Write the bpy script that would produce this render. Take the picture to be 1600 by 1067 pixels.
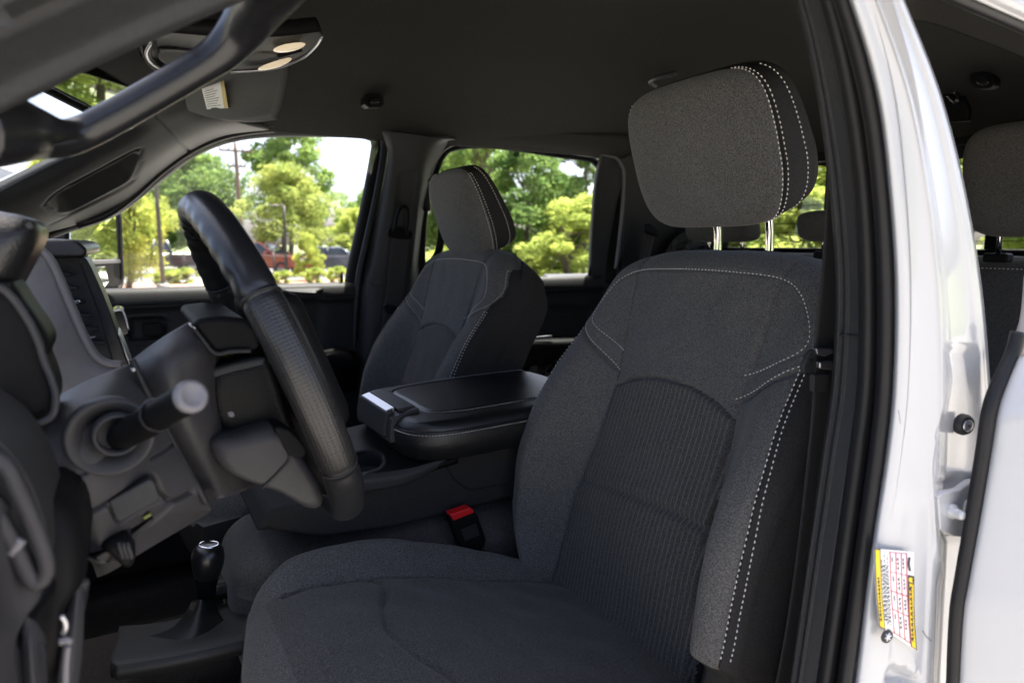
import bpy, bmesh, math, random
import numpy as np
from mathutils import Vector, Matrix

random.seed(7); np.random.seed(7)
PI = math.pi
scene = bpy.context.scene
COL = scene.collection
for o in list(bpy.data.objects): bpy.data.objects.remove(o)

# ------------------------------------------------------------------ camera
# axes: X = towards the tail of the truck, Y = from the driver's side to the passenger's side, Z = 0 at the cab floor
FPX, HORIZON = 1067.0, 380.0
YAW, PITCH = math.radians(29.3), math.atan((533.5 - HORIZON) / FPX)
EYE = np.array([0.0, 0.0, 0.9])
cd = bpy.data.cameras.new('camera')
cam = bpy.data.objects.new('camera', cd); COL.objects.link(cam)
cd.sensor_width = 36.0; cd.lens = 24.0; cd.clip_start = 0.02; cd.clip_end = 2000.0
cam.location = EYE.tolist()
cam.rotation_euler = (PI / 2 - PITCH, 0, -YAW)
cd.dof.use_dof = True; cd.dof.focus_distance = 0.98; cd.dof.aperture_fstop = 5.6
scene.camera = cam

# ------------------------------------------------------------------ light
SUN_EL = math.radians(70)
SUN_AZ = math.atan2(0.60, 0.80)           # where the sun stands in plan: over the passenger's side, towards the tail
world = bpy.data.worlds.new('World'); scene.world = world; world.use_nodes = True
nt = world.node_tree
sky = nt.nodes.new('ShaderNodeTexSky'); sky.sky_type = 'NISHITA'; sky.sun_disc = False
sky.sun_elevation = SUN_EL; sky.sun_rotation = PI / 2 - SUN_AZ
sky.air_density = 0.45; sky.dust_density = 5.0; sky.ozone_density = 0.4
bg = nt.nodes['Background']; bg.inputs['Strength'].default_value = 0.15
nt.links.new(sky.outputs['Color'], bg.inputs['Color'])
sd = bpy.data.lights.new('sun', 'SUN'); sd.energy = 5.0; sd.angle = math.radians(0.6); sd.color = (1.0, 0.95, 0.86)
sun = bpy.data.objects.new('sun', sd); COL.objects.link(sun)
sun.location = (0, 0, 30)
sv = Vector((math.cos(SUN_EL) * math.cos(SUN_AZ), math.cos(SUN_EL) * math.sin(SUN_AZ), math.sin(SUN_EL)))
sun.rotation_euler = sv.to_track_quat('Z', 'Y').to_euler()
scene.view_settings.view_transform = 'Standard'
scene.view_settings.look = 'None'
scene.view_settings.gamma = 1.0
scene.view_settings.use_curve_mapping = False
scene.view_settings.exposure = 2.4

# ------------------------------------------------------------------ pixel <-> place
_F = np.array([math.sin(YAW) * math.cos(PITCH), math.cos(YAW) * math.cos(PITCH), -math.sin(PITCH)])
_R = np.array([math.cos(YAW), -math.sin(YAW), 0.0])
_U = np.cross(_R, _F)
def ray(u, v): return _F + _R * (u - 800) / FPX + _U * (533.5 - v) / FPX
def P(u, v, x=None, y=None, z=None):
    r = ray(u, v)
    if x is not None: t = x / r[0]
    elif y is not None: t = y / r[1]
    else: t = (z - EYE[2]) / r[2]
    return EYE + r * t
def PY(u, v, y): return P(u, v, y=y)
def pix(V):
    q = np.asarray(V, float) - EYE
    d = q @ _F
    return np.stack([800 + FPX * (q @ _R) / d, 533.5 - FPX * (q @ _U) / d], -1)

# ------------------------------------------------------------------ materials
def mat(name, col, rough=0.5, metal=0.0, spec=0.5, noise=0.0, nscale=60.0, bump=0.0, bscale=400.0, coat=0.0, sheen=0.0,
        rvar=0.0, dist=0.0015, vor=False, emit=None):
    m = bpy.data.materials.new(name); m.use_nodes = True
    n = m.node_tree.nodes; l = m.node_tree.links; b = n['Principled BSDF']
    b.inputs['Base Color'].default_value = (*col, 1); b.inputs['Roughness'].default_value = rough
    b.inputs['Metallic'].default_value = metal; b.inputs['Specular IOR Level'].default_value = spec
    b.inputs['Coat Weight'].default_value = coat; b.inputs['Coat Roughness'].default_value = 0.04
    if sheen:
        b.inputs['Sheen Weight'].default_value = sheen; b.inputs['Sheen Roughness'].default_value = 0.5
    tc = n.new('ShaderNodeTexCoord')
    if noise:
        t = n.new('ShaderNodeTexNoise'); t.inputs['Scale'].default_value = nscale; t.inputs['Detail'].default_value = 5
        l.new(tc.outputs['Object'], t.inputs['Vector'])
        mr = n.new('ShaderNodeMapRange'); mr.inputs['From Min'].default_value = 0.28; mr.inputs['From Max'].default_value = 0.72
        mr.inputs['To Min'].default_value = 1 - noise; mr.inputs['To Max'].default_value = 1 + noise
        l.new(t.outputs['Fac'], mr.inputs['Value'])
        mx = n.new('ShaderNodeVectorMath'); mx.operation = 'SCALE'; mx.inputs[0].default_value = col
        l.new(mr.outputs['Result'], mx.inputs['Scale']); l.new(mx.outputs['Vector'], b.inputs['Base Color'])
    if rvar:
        t2 = n.new('ShaderNodeTexNoise'); t2.inputs['Scale'].default_value = 9; t2.inputs['Detail'].default_value = 6
        l.new(tc.outputs['Object'], t2.inputs['Vector'])
        m2 = n.new('ShaderNodeMapRange'); m2.inputs['To Min'].default_value = rough - rvar; m2.inputs['To Max'].default_value = rough + rvar
        l.new(t2.outputs['Fac'], m2.inputs['Value']); l.new(m2.outputs['Result'], b.inputs['Roughness'])
    if bump:
        if vor:
            t3 = n.new('ShaderNodeTexVoronoi'); t3.inputs['Scale'].default_value = bscale; out = t3.outputs['Distance']
        else:
            t3 = n.new('ShaderNodeTexNoise'); t3.inputs['Scale'].default_value = bscale; t3.inputs['Detail'].default_value = 3; out = t3.outputs['Fac']
        l.new(tc.outputs['Object'], t3.inputs['Vector'])
        bp = n.new('ShaderNodeBump'); bp.inputs['Strength'].default_value = bump; bp.inputs['Distance'].default_value = dist
        l.new(out, bp.inputs['Height']); l.new(bp.outputs['Normal'], b.inputs['Normal'])
    if emit:
        b.inputs['Emission Color'].default_value = (*emit[0], 1); b.inputs['Emission Strength'].default_value = emit[1]
    return m

def fabric(name, dark, light, rib=False):
    m = bpy.data.materials.new(name); m.use_nodes = True
    n = m.node_tree.nodes; l = m.node_tree.links; b = n['Principled BSDF']
    tc = n.new('ShaderNodeTexCoord')
    t = n.new('ShaderNodeTexNoise'); t.inputs['Scale'].default_value = 560; t.inputs['Detail'].default_value = 4; t.inputs['Roughness'].default_value = 0.75
    l.new(tc.outputs['Object'], t.inputs['Vector'])
    big = n.new('ShaderNodeTexNoise'); big.inputs['Scale'].default_value = 14; big.inputs['Detail'].default_value = 4
    l.new(tc.outputs['Object'], big.inputs['Vector'])
    ad = n.new('ShaderNodeMath'); ad.operation = 'MULTIPLY_ADD'; ad.inputs[1].default_value = 0.05
    l.new(big.outputs['Fac'], ad.inputs[0]); l.new(t.outputs['Fac'], ad.inputs[2])
    cr = n.new('ShaderNodeValToRGB'); cr.color_ramp.elements[0].position = 0.40; cr.color_ramp.elements[1].position = 0.70
    cr.color_ramp.elements[0].color = (*dark, 1); cr.color_ramp.elements[1].color = (*light, 1)
    l.new(ad.outputs['Value'], cr.inputs['Fac'])
    col = cr.outputs['Color']; h = t.outputs['Fac']
    if rib:
        sp = n.new('ShaderNodeSeparateXYZ'); l.new(tc.outputs['Object'], sp.inputs['Vector'])
        f1 = n.new('ShaderNodeMath'); f1.operation = 'MULTIPLY'; f1.inputs[1].default_value = 2 * PI / 0.0088
        l.new(sp.outputs['Y'], f1.inputs[0])
        s1 = n.new('ShaderNodeMath'); s1.operation = 'SINE'; l.new(f1.outputs['Value'], s1.inputs[0])
        mr = n.new('ShaderNodeMapRange'); mr.inputs['From Min'].default_value = 0.62; mr.inputs['From Max'].default_value = 1.0
        l.new(s1.outputs['Value'], mr.inputs['Value'])
        # broken threads along each rib
        mp = n.new('ShaderNodeMapping'); mp.inputs['Scale'].default_value = (110, 110, 110)
        l.new(tc.outputs['Object'], mp.inputs['Vector'])
        br = n.new('ShaderNodeTexNoise'); br.inputs['Scale'].default_value = 2.2; br.inputs['Detail'].default_value = 2
        l.new(mp.outputs['Vector'], br.inputs['Vector'])
        mu = n.new('ShaderNodeMath'); mu.operation = 'MULTIPLY'; l.new(mr.outputs['Result'], mu.inputs[0]); l.new(br.outputs['Fac'], mu.inputs[1])
        mx = n.new('ShaderNodeMix'); mx.data_type = 'RGBA'; mx.inputs['B'].default_value = (light[0] * 1.5, light[1] * 1.5, light[2] * 1.5, 1)
        l.new(mu.outputs['Value'], mx.inputs['Factor']); l.new(col, mx.inputs['A']); col = mx.outputs['Result']
        a2 = n.new('ShaderNodeMath'); a2.operation = 'MULTIPLY_ADD'; a2.inputs[1].default_value = 0.22
        l.new(s1.outputs['Value'], a2.inputs[0]); l.new(h, a2.inputs[2]); h = a2.outputs['Value']
    l.new(col, b.inputs['Base Color'])
    b.inputs['Roughness'].default_value = 0.9; b.inputs['Specular IOR Level'].default_value = 0.15
    b.inputs['Sheen Weight'].default_value = 0.12; b.inputs['Sheen Roughness'].default_value = 0.45
    bp = n.new('ShaderNodeBump'); bp.inputs['Strength'].default_value = 0.5; bp.inputs['Distance'].default_value = 0.0012
    l.new(h, bp.inputs['Height']); l.new(bp.outputs['Normal'], b.inputs['Normal'])
    return m

def perforated(name, col, rough, uv):
    m = mat(name, col, rough, rvar=0.07, spec=0.5 if uv else 0.15)
    n = m.node_tree.nodes; l = m.node_tree.links; b = n['Principled BSDF']
    tc = n.new('ShaderNodeTexCoord'); v = n.new('ShaderNodeTexVoronoi'); v.inputs['Scale'].default_value = 320; v.inputs['Randomness'].default_value = 0.0
    if uv: l.new(tc.outputs['UV'], v.inputs['Vector'])
    else:
        sx = n.new('ShaderNodeSeparateXYZ'); cx = n.new('ShaderNodeCombineXYZ'); l.new(tc.outputs['Object'], sx.inputs['Vector']); l.new(sx.outputs['X'], cx.inputs['X']); l.new(sx.outputs['Z'], cx.inputs['Y']); l.new(cx.outputs['Vector'], v.inputs['Vector'])
    v.voronoi_dimensions = '2D'
    mr = n.new('ShaderNodeMapRange'); mr.inputs['From Min'].default_value = 0.22; mr.inputs['From Max'].default_value = 0.36
    l.new(v.outputs['Distance'], mr.inputs['Value'])
    bp = n.new('ShaderNodeBump'); bp.inputs['Strength'].default_value = 0.45; bp.inputs['Distance'].default_value = 0.0008
    l.new(mr.outputs['Result'], bp.inputs['Height']); l.new(bp.outputs['Normal'], b.inputs['Normal'])
    mx = n.new('ShaderNodeMix'); mx.data_type = 'RGBA'; mx.inputs['A'].default_value = (col[0] * .7, col[1] * .7, col[2] * .7, 1); mx.inputs['B'].default_value = (*col, 1)
    l.new(mr.outputs['Result'], mx.inputs['Factor']); l.new(mx.outputs['Result'], b.inputs['Base Color'])
    return m

def glass(name, tint=(0.93, 0.96, 0.94)):
    m = bpy.data.materials.new(name); m.use_nodes = True
    n = m.node_tree.nodes; l = m.node_tree.links; n.remove(n['Principled BSDF'])
    tr = n.new('ShaderNodeBsdfTransparent'); tr.inputs['Color'].default_value = (*tint, 1)
    gl = n.new('ShaderNodeBsdfGlossy'); gl.inputs['Roughness'].default_value = 0.0
    fr = n.new('ShaderNodeFresnel'); fr.inputs['IOR'].default_value = 1.45
    sc = n.new('ShaderNodeMath'); sc.operation = 'MULTIPLY'; sc.inputs[1].default_value = 0.7
    l.new(fr.outputs['Fac'], sc.inputs[0])
    mx = n.new('ShaderNodeMixShader'); l.new(sc.outputs['Value'], mx.inputs['Fac'])
    l.new(tr.outputs['BSDF'], mx.inputs[1]); l.new(gl.outputs['BSDF'], mx.inputs[2])
    l.new(mx.outputs['Shader'], n['Material Output'].inputs['Surface'])
    return m

M = {}
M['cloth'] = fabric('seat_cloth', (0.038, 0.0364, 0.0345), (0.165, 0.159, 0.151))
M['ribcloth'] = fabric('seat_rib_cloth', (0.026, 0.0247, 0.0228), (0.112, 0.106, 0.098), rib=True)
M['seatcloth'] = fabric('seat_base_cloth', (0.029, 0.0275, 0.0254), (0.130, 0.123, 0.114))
M['sidecloth'] = mat('seat_side_cloth', (0.026, 0.0246, 0.0240), 0.8, noise=0.3, nscale=500, bump=0.35, bscale=900, spec=0.1)
M['thread'] = mat('thread', (0.72, 0.69, 0.65), 0.8)
M['leather'] = mat('black_leatherette', (0.010, 0.010, 0.0108), 0.33, bump=0.35, bscale=650, vor=True, rvar=0.06, dist=0.001)
M['leather_smooth'] = mat('smooth_leather', (0.011, 0.011, 0.012), 0.30, bump=0.15, bscale=300, rvar=0.08)
M['perf'] = perforated('perforated_leather', (0.012, 0.0115, 0.0115), 0.34, True)
M['perfhub'] = perforated('perforated_plastic', (0.004, 0.0039, 0.0039), 0.42, False)
M['black'] = mat('black_plastic', (0.0060, 0.0060, 0.0063), 0.50, spec=0.08, bump=0.2, bscale=900, rvar=0.05)
M['deep'] = mat('deep_black', (0.006, 0.006, 0.007), 0.7)
M['gloss'] = mat('gloss_black', (0.010, 0.010, 0.012), 0.14)
M['trim'] = mat('dark_grain_trim', (0.029, 0.0292, 0.030), 0.50, spec=0.2, bump=0.35, bscale=700, noise=0.1, nscale=200, rvar=0.05)
M['trimlow'] = mat('dark_door_trim', (0.016, 0.016, 0.0164), 0.55, spec=0.15, bump=0.35, bscale=700, noise=0.1, nscale=200, rvar=0.05)
M['dash'] = mat('grey_dash_plastic', (0.034, 0.0330, 0.0345), 0.44, spec=0.2, bump=0.25, bscale=800, noise=0.06, nscale=90, rvar=0.06)
M['dashlt'] = mat('pale_dash_plastic', (0.120, 0.115, 0.120), 0.40, bump=0.2, bscale=800, noise=0.05, nscale=90)
M['cluster'] = mat('cluster_grey', (0.13, 0.125, 0.130), 0.45, bump=0.2, bscale=800, noise=0.05, nscale=90)
M['silver'] = mat('satin_silver', (0.45, 0.45, 0.47), 0.32, metal=0.9)
M['chrome'] = mat('chrome', (0.78, 0.78, 0.80), 0.09, metal=1.0)
M['headliner'] = mat('headliner_cloth', (0.031, 0.0300, 0.0280), 0.95, noise=0.25, nscale=420, bump=0.4, bscale=700, spec=0.03)
M['visor'] = mat('visor_vinyl', (0.085, 0.085, 0.082), 0.8, noise=0.1, nscale=300, bump=0.25, bscale=600)
M['carpet'] = mat('floor_carpet', (0.035, 0.033, 0.032), 1.0, noise=0.4, nscale=350, bump=0.8, bscale=500, spec=0.05)
M['rubber'] = mat('seal_rubber', (0.012, 0.012, 0.013), 0.40, spec=0.2, bump=0.15, bscale=250, rvar=0.08)
M['rubbermat'] = mat('floor_rubber', (0.009, 0.009, 0.0095), 0.6, bump=0.3, bscale=300)
M['white'] = mat('white_car_paint', (0.40, 0.405, 0.412), 0.32, coat=0.7, noise=0.012, nscale=12)
M['web'] = mat('belt_webbing', (0.026, 0.024, 0.023), 0.85, noise=0.3, nscale=600, bump=0.6, bscale=600)
M['red'] = mat('red_plastic', (0.62, 0.012, 0.015), 0.35)
M['paper'] = mat('paper', (0.82, 0.82, 0.80), 0.7)
M['ink'] = mat('ink', (0.03, 0.03, 0.035), 0.7)
M['yellow'] = mat('label_yellow', (0.85, 0.60, 0.02), 0.5)
M['redink'] = mat('red_ink', (0.55, 0.10, 0.14), 0.6)
M['glass'] = glass('clear_glass')
M['glassdark'] = glass('tinted_glass', (0.86, 0.90, 0.88))
M['mirror'] = mat('mirror_glass', (0.86, 0.88, 0.88), 0.01, metal=1.0)
M['lamp'] = mat('warm_lamp_lens', (0.70, 0.62, 0.48), 0.3, emit=((1.0, 0.78, 0.50), 0.06))
M['green'] = mat('green_tab', (0.10, 0.12, 0.01), 0.5)

# ------------------------------------------------------------------ object helpers
ORG = {}
def link(o, parent=None):
    COL.objects.link(o)
    if parent is not None: o.parent = parent
    return o
def tag(o, label=None, cat=None, group=None, kind=None):
    if label: o['label'] = label
    if cat: o['category'] = cat
    if group: o['group'] = group
    if kind: o['kind'] = kind
    return o
def thing(name, loc, label, cat, group=None):
    o = bpy.data.objects.new(name, None); COL.objects.link(o); o.location = loc; o.empty_display_size = 0.05
    ORG[o] = np.array(loc, float); tag(o, label, cat, group); return o
def org(o):
    return ORG[o] if o is not None else np.zeros(3)
def mesh(name, V, F, m, parent=None, smooth=True, thick=0.0, off=-1.0, bevel=0.0, sub=0):
    V = np.asarray(V, float)
    o0 = org(parent)
    me = bpy.data.meshes.new(name)
    me.from_pydata((V - o0).tolist(), [], F)
    me.update()
    me.materials.append(M[m] if isinstance(m, str) else m)
    if smooth: me.polygons.foreach_set('use_smooth', [True] * len(me.polygons))
    o = bpy.data.objects.new(name, me); link(o, parent); ORG[o] = o0
    if thick:
        md = o.modifiers.new('solid', 'SOLIDIFY'); md.thickness = thick; md.offset = off
    if bevel:
        md = o.modifiers.new('bevel', 'BEVEL'); md.width = bevel; md.segments = 3; md.limit_method = 'ANGLE'; md.angle_limit = math.radians(35)
        md.harden_normals = True
    if sub:
        md = o.modifiers.new('sub', 'SUBSURF'); md.levels = sub; md.render_levels = sub
    return o
def catmull(ctrl, n, closed=False):
    """rows of control points -> n samples along axis 0"""
    c = np.asarray(ctrl, float); k = len(c)
    if k == 2 and not closed:
        t = np.linspace(0, 1, n).reshape((-1,) + (1,) * (c.ndim - 1)); return c[0] * (1 - t) + c[1] * t
    ts = np.linspace(0, k if closed else k - 1, n, endpoint=not closed)
    out = []
    for t in ts:
        i = int(min(math.floor(t), (k if closed else k - 1) - 1)); f = t - i
        if closed: p0, p1, p2, p3 = c[(i - 1) % k], c[i % k], c[(i + 1) % k], c[(i + 2) % k]
        else:
            p1, p2 = c[i], c[i + 1]
            p0 = c[i - 1] if i > 0 else 2 * p1 - p2
            p3 = c[i + 2] if i + 2 < k else 2 * p2 - p1
        out.append(0.5 * ((2 * p1) + (p2 - p0) * f + (2 * p0 - 5 * p1 + 4 * p2 - p3) * f * f + (3 * p1 - p0 - 3 * p2 + p3) * f ** 3))
    return np.array(out)
def gridfaces(nr, nc, wrap=False):
    F = []
    for i in range(nr - 1):
        for j in range(nc if wrap else nc - 1):
            k = (j + 1) % nc
            F.append((i * nc + j, i * nc + k, (i + 1) * nc + k, (i + 1) * nc + j))
    return F
def segdist(pts, poly, closed=False):
    pts = np.asarray(pts, float); poly = np.asarray(poly, float)
    d = np.full(len(pts), 1e9); n = len(poly)
    for i in range(n if closed else n - 1):
        a, b = poly[i], poly[(i + 1) % n]; ab = b - a
        t = np.clip(((pts - a) @ ab) / max(ab @ ab, 1e-12), 0, 1)
        d = np.minimum(d, np.linalg.norm(pts - (a + t[:, None] * ab), axis=1))
    return d
def inside(pts, poly):
    pts = np.asarray(pts, float); poly = np.asarray(poly, float); r = np.zeros(len(pts), bool); n = len(poly); j = n - 1
    for i in range(n):
        xi, yi = poly[i]; xj, yj = poly[j]
        c = ((yi > pts[:, 1]) != (yj > pts[:, 1]))
        with np.errstate(divide='ignore', invalid='ignore'):
            x = (xj - xi) * (pts[:, 1] - yi) / ((yj - yi) if yj != yi else 1e-9) + xi
        r ^= c & (pts[:, 0] < x); j = i
    return r
def normals(G):
    du = np.gradient(G, axis=1); dv = np.gradient(G, axis=0)
    n = np.cross(du, dv); L = np.linalg.norm(n, axis=2, keepdims=True); L[L < 1e-12] = 1
    return n / L
def carve(G, carves):
    """press pockets ('in') and joints ('line') into a grid of points; outlines traced on the photograph"""
    if not carves: return G
    N = normals(G); toward = np.sum(N * (EYE - G), axis=2, keepdims=True); N = np.where(toward < 0, -N, N)
    px = pix(G.reshape(-1, 3)); h = np.zeros(len(px))
    for c in carves:
        kind, poly, dep, soft = c[:4]
        if kind == 'in':
            poly = catmull(poly, len(poly) * 6, closed=True) if len(c) > 4 else np.asarray(poly, float)
            ins = inside(px, poly); d = segdist(px, poly, True)
            h -= np.where(ins, dep * np.clip(d / soft, 0, 1) ** 0.7, 0)
        else:
            pl = catmull(poly, len(poly) * 8) if len(poly) > 2 else np.asarray(poly, float)
            d = segdist(px, pl); h -= dep * np.exp(-(d / soft) ** 2)
    return G + N * h.reshape(G.shape[:2] + (1,))
def surf(name, rows, m, parent=None, n=(30, 30), thick=0.0, off=-1.0, carves=None, wrap=False):
    c = np.asarray(rows, float)
    G = catmull(c, n[0])
    G = np.swapaxes(catmull(np.swapaxes(G, 0, 1), n[1], closed=wrap), 0, 1)
    G = carve(G, carves)
    o = mesh(name, G.reshape(-1, 3), gridfaces(n[0], n[1], wrap), m, parent, thick=thick, off=off)
    # face the camera side outward so that thickness goes away from it
    o['_g'] = 0; del o['_g']
    return o
def psurf(name, rows, m, parent=None, n=(30, 30), thick=0.01, carves=None):
    """rows of (u, v, y) traced on the photograph, y = the place's own depth in the cab; thickness goes away from the viewer"""
    c = np.array([[PY(*q) for q in r] for r in rows])
    G = catmull(c, n[0]); G = np.swapaxes(catmull(np.swapaxes(G, 0, 1), n[1]), 0, 1)
    G = carve(G, carves)
    N = normals(G); s = np.sum(N * (EYE - G))
    F = gridfaces(n[0], n[1])
    if s < 0: F = [f[::-1] for f in F]
    return mesh(name, G.reshape(-1, 3), F, m, parent, thick=thick, off=-1.0)
def tube(name, pts, r, m, parent=None, seg=10, n=0, closed=False, flat=(1, 1), up=None, cap=True):
    p = np.asarray(pts, float)
    if n: 
        p = catmull(p, n, closed=closed)
        r = catmull(np.asarray(r, float).reshape(-1, 1), n, closed=closed)[:, 0] if hasattr(r, '__len__') else r
    k = len(p); rr = np.full(k, r) if not hasattr(r, '__len__') else np.asarray(r, float)
    V = []; F = []
    T = (np.roll(p, -1, 0) - np.roll(p, 1, 0)) if closed else np.gradient(p, axis=0)
    u = np.array(up, float) if up is not None else np.array([0.0, 0.31, 0.95])
    a = None
    for i in range(k):
        t = T[i] / max(np.linalg.norm(T[i]), 1e-9)
        if up is not None or a is None: a = u - t * (u @ t)
        else: a = a - t * (a @ t)
        if np.linalg.norm(a) < 1e-6: a = np.array([1.0, 0, 0]) - t * t[0]
        a = a / np.linalg.norm(a); b = np.cross(t, a)
        for j in range(seg):
            w = 2 * PI * j / seg
            V.append(p[i] + rr[i] * (a * math.cos(w) * flat[0] + b * math.sin(w) * flat[1]))
    F = gridfaces(k, seg, True)
    if closed: F += [((k - 1) * seg + j, (k - 1) * seg + (j + 1) % seg, (j + 1) % seg, j) for j in range(seg)]
    elif cap: F += [tuple(range(seg))[::-1], tuple((k - 1) * seg + j for j in range(seg))]
    return mesh(name, V, F, m, parent)
def lathe(name, prof, base, axis, m, parent=None, seg=28):
    ax = np.array(axis, float); ax /= np.linalg.norm(ax)
    h = np.array([1.0, 0, 0]) if abs(ax[0]) < 0.8 else np.array([0, 1.0, 0])
    a = np.cross(ax, h); a /= np.linalg.norm(a); b = np.cross(ax, a)
    V = [np.array(base) + ax * z + (a * math.cos(2 * PI * j / seg) + b * math.sin(2 * PI * j / seg)) * max(r, 1e-5) for r, z in prof for j in range(seg)]
    return mesh(name, V, gridfaces(len(prof), seg, True), m, parent)
def rbox(name, c, size, m, parent=None, bevel=0.004, rot=None, taper=None):
    sx, sy, sz = [s / 2 for s in size]
    V = np.array([(x, y, z) for x in (-sx, sx) for y in (-sy, sy) for z in (-sz, sz)])
    if taper is not None:
        top = V[:, 2] > 0; V[top, 0] *= taper[0]; V[top, 1] *= taper[1]
    if rot is not None:
        R = np.array(Matrix.Rotation(rot[0], 3, rot[1])); V = V @ R.T
    V = V + np.array(c)
    F = [(0, 1, 3, 2), (4, 6, 7, 5), (0, 4, 5, 1), (2, 3, 7, 6), (0, 2, 6, 4), (1, 5, 7, 3)]
    return mesh(name, V, F, m, parent, smooth=bevel > 0, bevel=bevel)
def prism(name, A, B, m, parent=None, bevel=0.003):
    """solid between two matching outlines"""
    A = np.asarray(A, float); B = np.asarray(B, float); n = len(A)
    F = [tuple(range(n)), tuple(range(2 * n - 1, n - 1, -1))] + [(i, n + i, n + (i + 1) % n, (i + 1) % n) for i in range(n)]
    o = mesh(name, np.vstack([A, B]), F, m, parent, smooth=True, bevel=bevel)
    bm = bmesh.new(); bm.from_mesh(o.data); bmesh.ops.recalc_face_normals(bm, faces=bm.faces); bm.to_mesh(o.data); bm.free()
    o.data.polygons.foreach_set('use_smooth', [bevel > 0] * len(o.data.polygons))
    return o
def slab(name, poly, y, depth, m, parent=None, bevel=0.004, curve=0, y2=None):
    """outline traced on the photograph, standing in the plane Y = y and reaching `depth` metres farther"""
    if curve: poly = catmull(np.array(poly, float), len(poly) * curve, closed=True)
    A = np.array([PY(u, v, y) for u, v in poly]); B = A.copy(); B[:, 1] += depth
    return prism(name, A, B, m, parent, bevel)
def pillow(name, poly, y, depth, m, parent=None, r=.02, curve=3):
    """like slab, with a fully rounded near edge"""
    p = catmull(np.array(poly, float), len(poly) * curve, closed=True) if curve else np.array(poly, float)
    A = np.array([PY(u, v, y) for u, v in p]); c = A.mean(0); R_ = np.median(np.linalg.norm(A - c, axis=1)); n = len(A); rings = []
    for k in range(8):
        a = PI / 2 * k / 7; s_ = 1 - min(.9, r * (1 - math.sin(a)) / R_); q = c + (A - c) * s_; q[:, 1] = y + r * (1 - math.cos(a)); rings.append(q)
    q = A.copy(); q[:, 1] = y + depth; rings.append(q)
    V = np.array(rings).reshape(-1, 3); F = gridfaces(len(rings), n, True) + [tuple(range(n)), tuple((len(rings) - 1) * n + j for j in range(n))[::-1]]
    o = mesh(name, V, F, m, parent)
    bm = bmesh.new(); bm.from_mesh(o.data); bmesh.ops.recalc_face_normals(bm, faces=bm.faces); bm.to_mesh(o.data); bm.free()
    o.data.polygons.foreach_set('use_smooth', [True] * len(o.data.polygons))
    return o
def resample(pts, step):
    p = np.asarray(pts, float); d = np.r_[0, np.cumsum(np.linalg.norm(np.diff(p, axis=0), axis=1))]
    n = max(2, int(d[-1] / step)); t = np.linspace(0, d[-1], n + 1)
    return np.stack([np.interp(t, d, p[:, i]) for i in range(3)], 1)
def stitches(name, pts, parent, out=(0, 0, 1), pitch=0.0066, gap=0.30, r=0.0008, m='thread'):
    """a sewn line: one short thread per stitch"""
    p = resample(pts, pitch / 6); L = np.r_[0, np.cumsum(np.linalg.norm(np.diff(p, axis=0), axis=1))]
    V = []; F = []; s = 0.0; rg = random.Random(len(p)); p0_ = pitch
    o = np.array(out, float); o /= np.linalg.norm(o)
    at = lambda q: np.array([np.interp(q, L, p[:, i]) for i in range(3)])
    while s + pitch * (1 - gap) < L[-1]:
        a = at(s); b = at(s + pitch * (1 - gap)); t = (b - a) / max(np.linalg.norm(b - a), 1e-9)
        w = np.cross(t, o); w /= max(np.linalg.norm(w), 1e-9); h = np.cross(w, t); k = len(V); mdl = (a + b) / 2 + h * r * 1.1
        V += [a - h * r * 0.4, mdl + w * r, mdl + h * r * 0.8, mdl - w * r, mdl - h * r, b - h * r * 0.4]
        F += [(k, k + 2, k + 1), (k, k + 3, k + 2), (k, k + 4, k + 3), (k, k + 1, k + 4), (k + 5, k + 1, k + 2), (k + 5, k + 2, k + 3), (k + 5, k + 3, k + 4), (k + 5, k + 4, k + 1)]
        s += p0_ * rg.uniform(.94, 1.07); pitch = p0_ * rg.uniform(.90, 1.04)
    return mesh(name, V, F, m, parent, smooth=False)
def split_grid(G, reg, names, parent):
    """one mesh per region of a grid"""
    nr, nc = G.shape[:2]; V = G.reshape(-1, 3); out = []
    I = np.arange(nr * nc).reshape(nr, nc)
    Q = np.stack([I[:-1, :-1], I[:-1, 1:], I[1:, 1:], I[1:, :-1]], -1)
    for k, (nm, m, par) in enumerate(names):
        q = Q[reg == k]
        if not len(q): out.append(None); continue
        used, inv = np.unique(q.reshape(-1), return_inverse=True)
        par = parent if par is None else out[par]
        out.append(mesh(nm, V[used], inv.reshape(-1, 4).tolist(), m, par))
    return out
def copy_tree(o, parent=None, loc=None, scale=None):
    c = o.copy(); COL.objects.link(c); c.parent = parent
    if loc is not None: c.location = loc
    if scale is not None: c.scale = scale
    for ch in [x for x in COL.objects if x.parent == o]: copy_tree(ch, c)
    return c
lerp = lambda t, xs, ys: np.interp(t, xs, ys)
def sm(x):
    x = np.clip(x, 0, 1); return x * x * (3 - 2 * x)
# ------------------------------------------------------------------ setting outside the truck
GZ = -0.75                     # ground level, below the cab floor
_Fh = np.array([math.sin(YAW), math.cos(YAW), 0.0])
def GP(u, D, z=GZ):
    """a point on the ground in the direction of picture column u, D metres out"""
    q = _Fh * D + _R * (u - 800) / FPX * D * 1.01
    return np.array([q[0], q[1], z])
def sheet(name, x0, x1, y0, y1, z, m):
    o = mesh(name, [(x0, y0, z), (x1, y0, z), (x1, y1, z), (x0, y1, z)], [(0, 1, 2, 3)], m, None, smooth=False); o['kind'] = 'structure'; return o
M['grass'] = mat('grass_ground', (0.10, 0.12, 0.045), 0.95, noise=0.45, nscale=1.2, bump=0.5, bscale=8, dist=.05)
M['concrete'] = mat('concrete', (0.225, 0.215, 0.200), 0.9, noise=0.18, nscale=1.5, bump=0.3, bscale=30, dist=.01)
M['asphalt'] = mat('asphalt', (0.085, 0.085, 0.088), 0.9, noise=0.2, nscale=3, bump=0.3, bscale=40, dist=.01)
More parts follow.
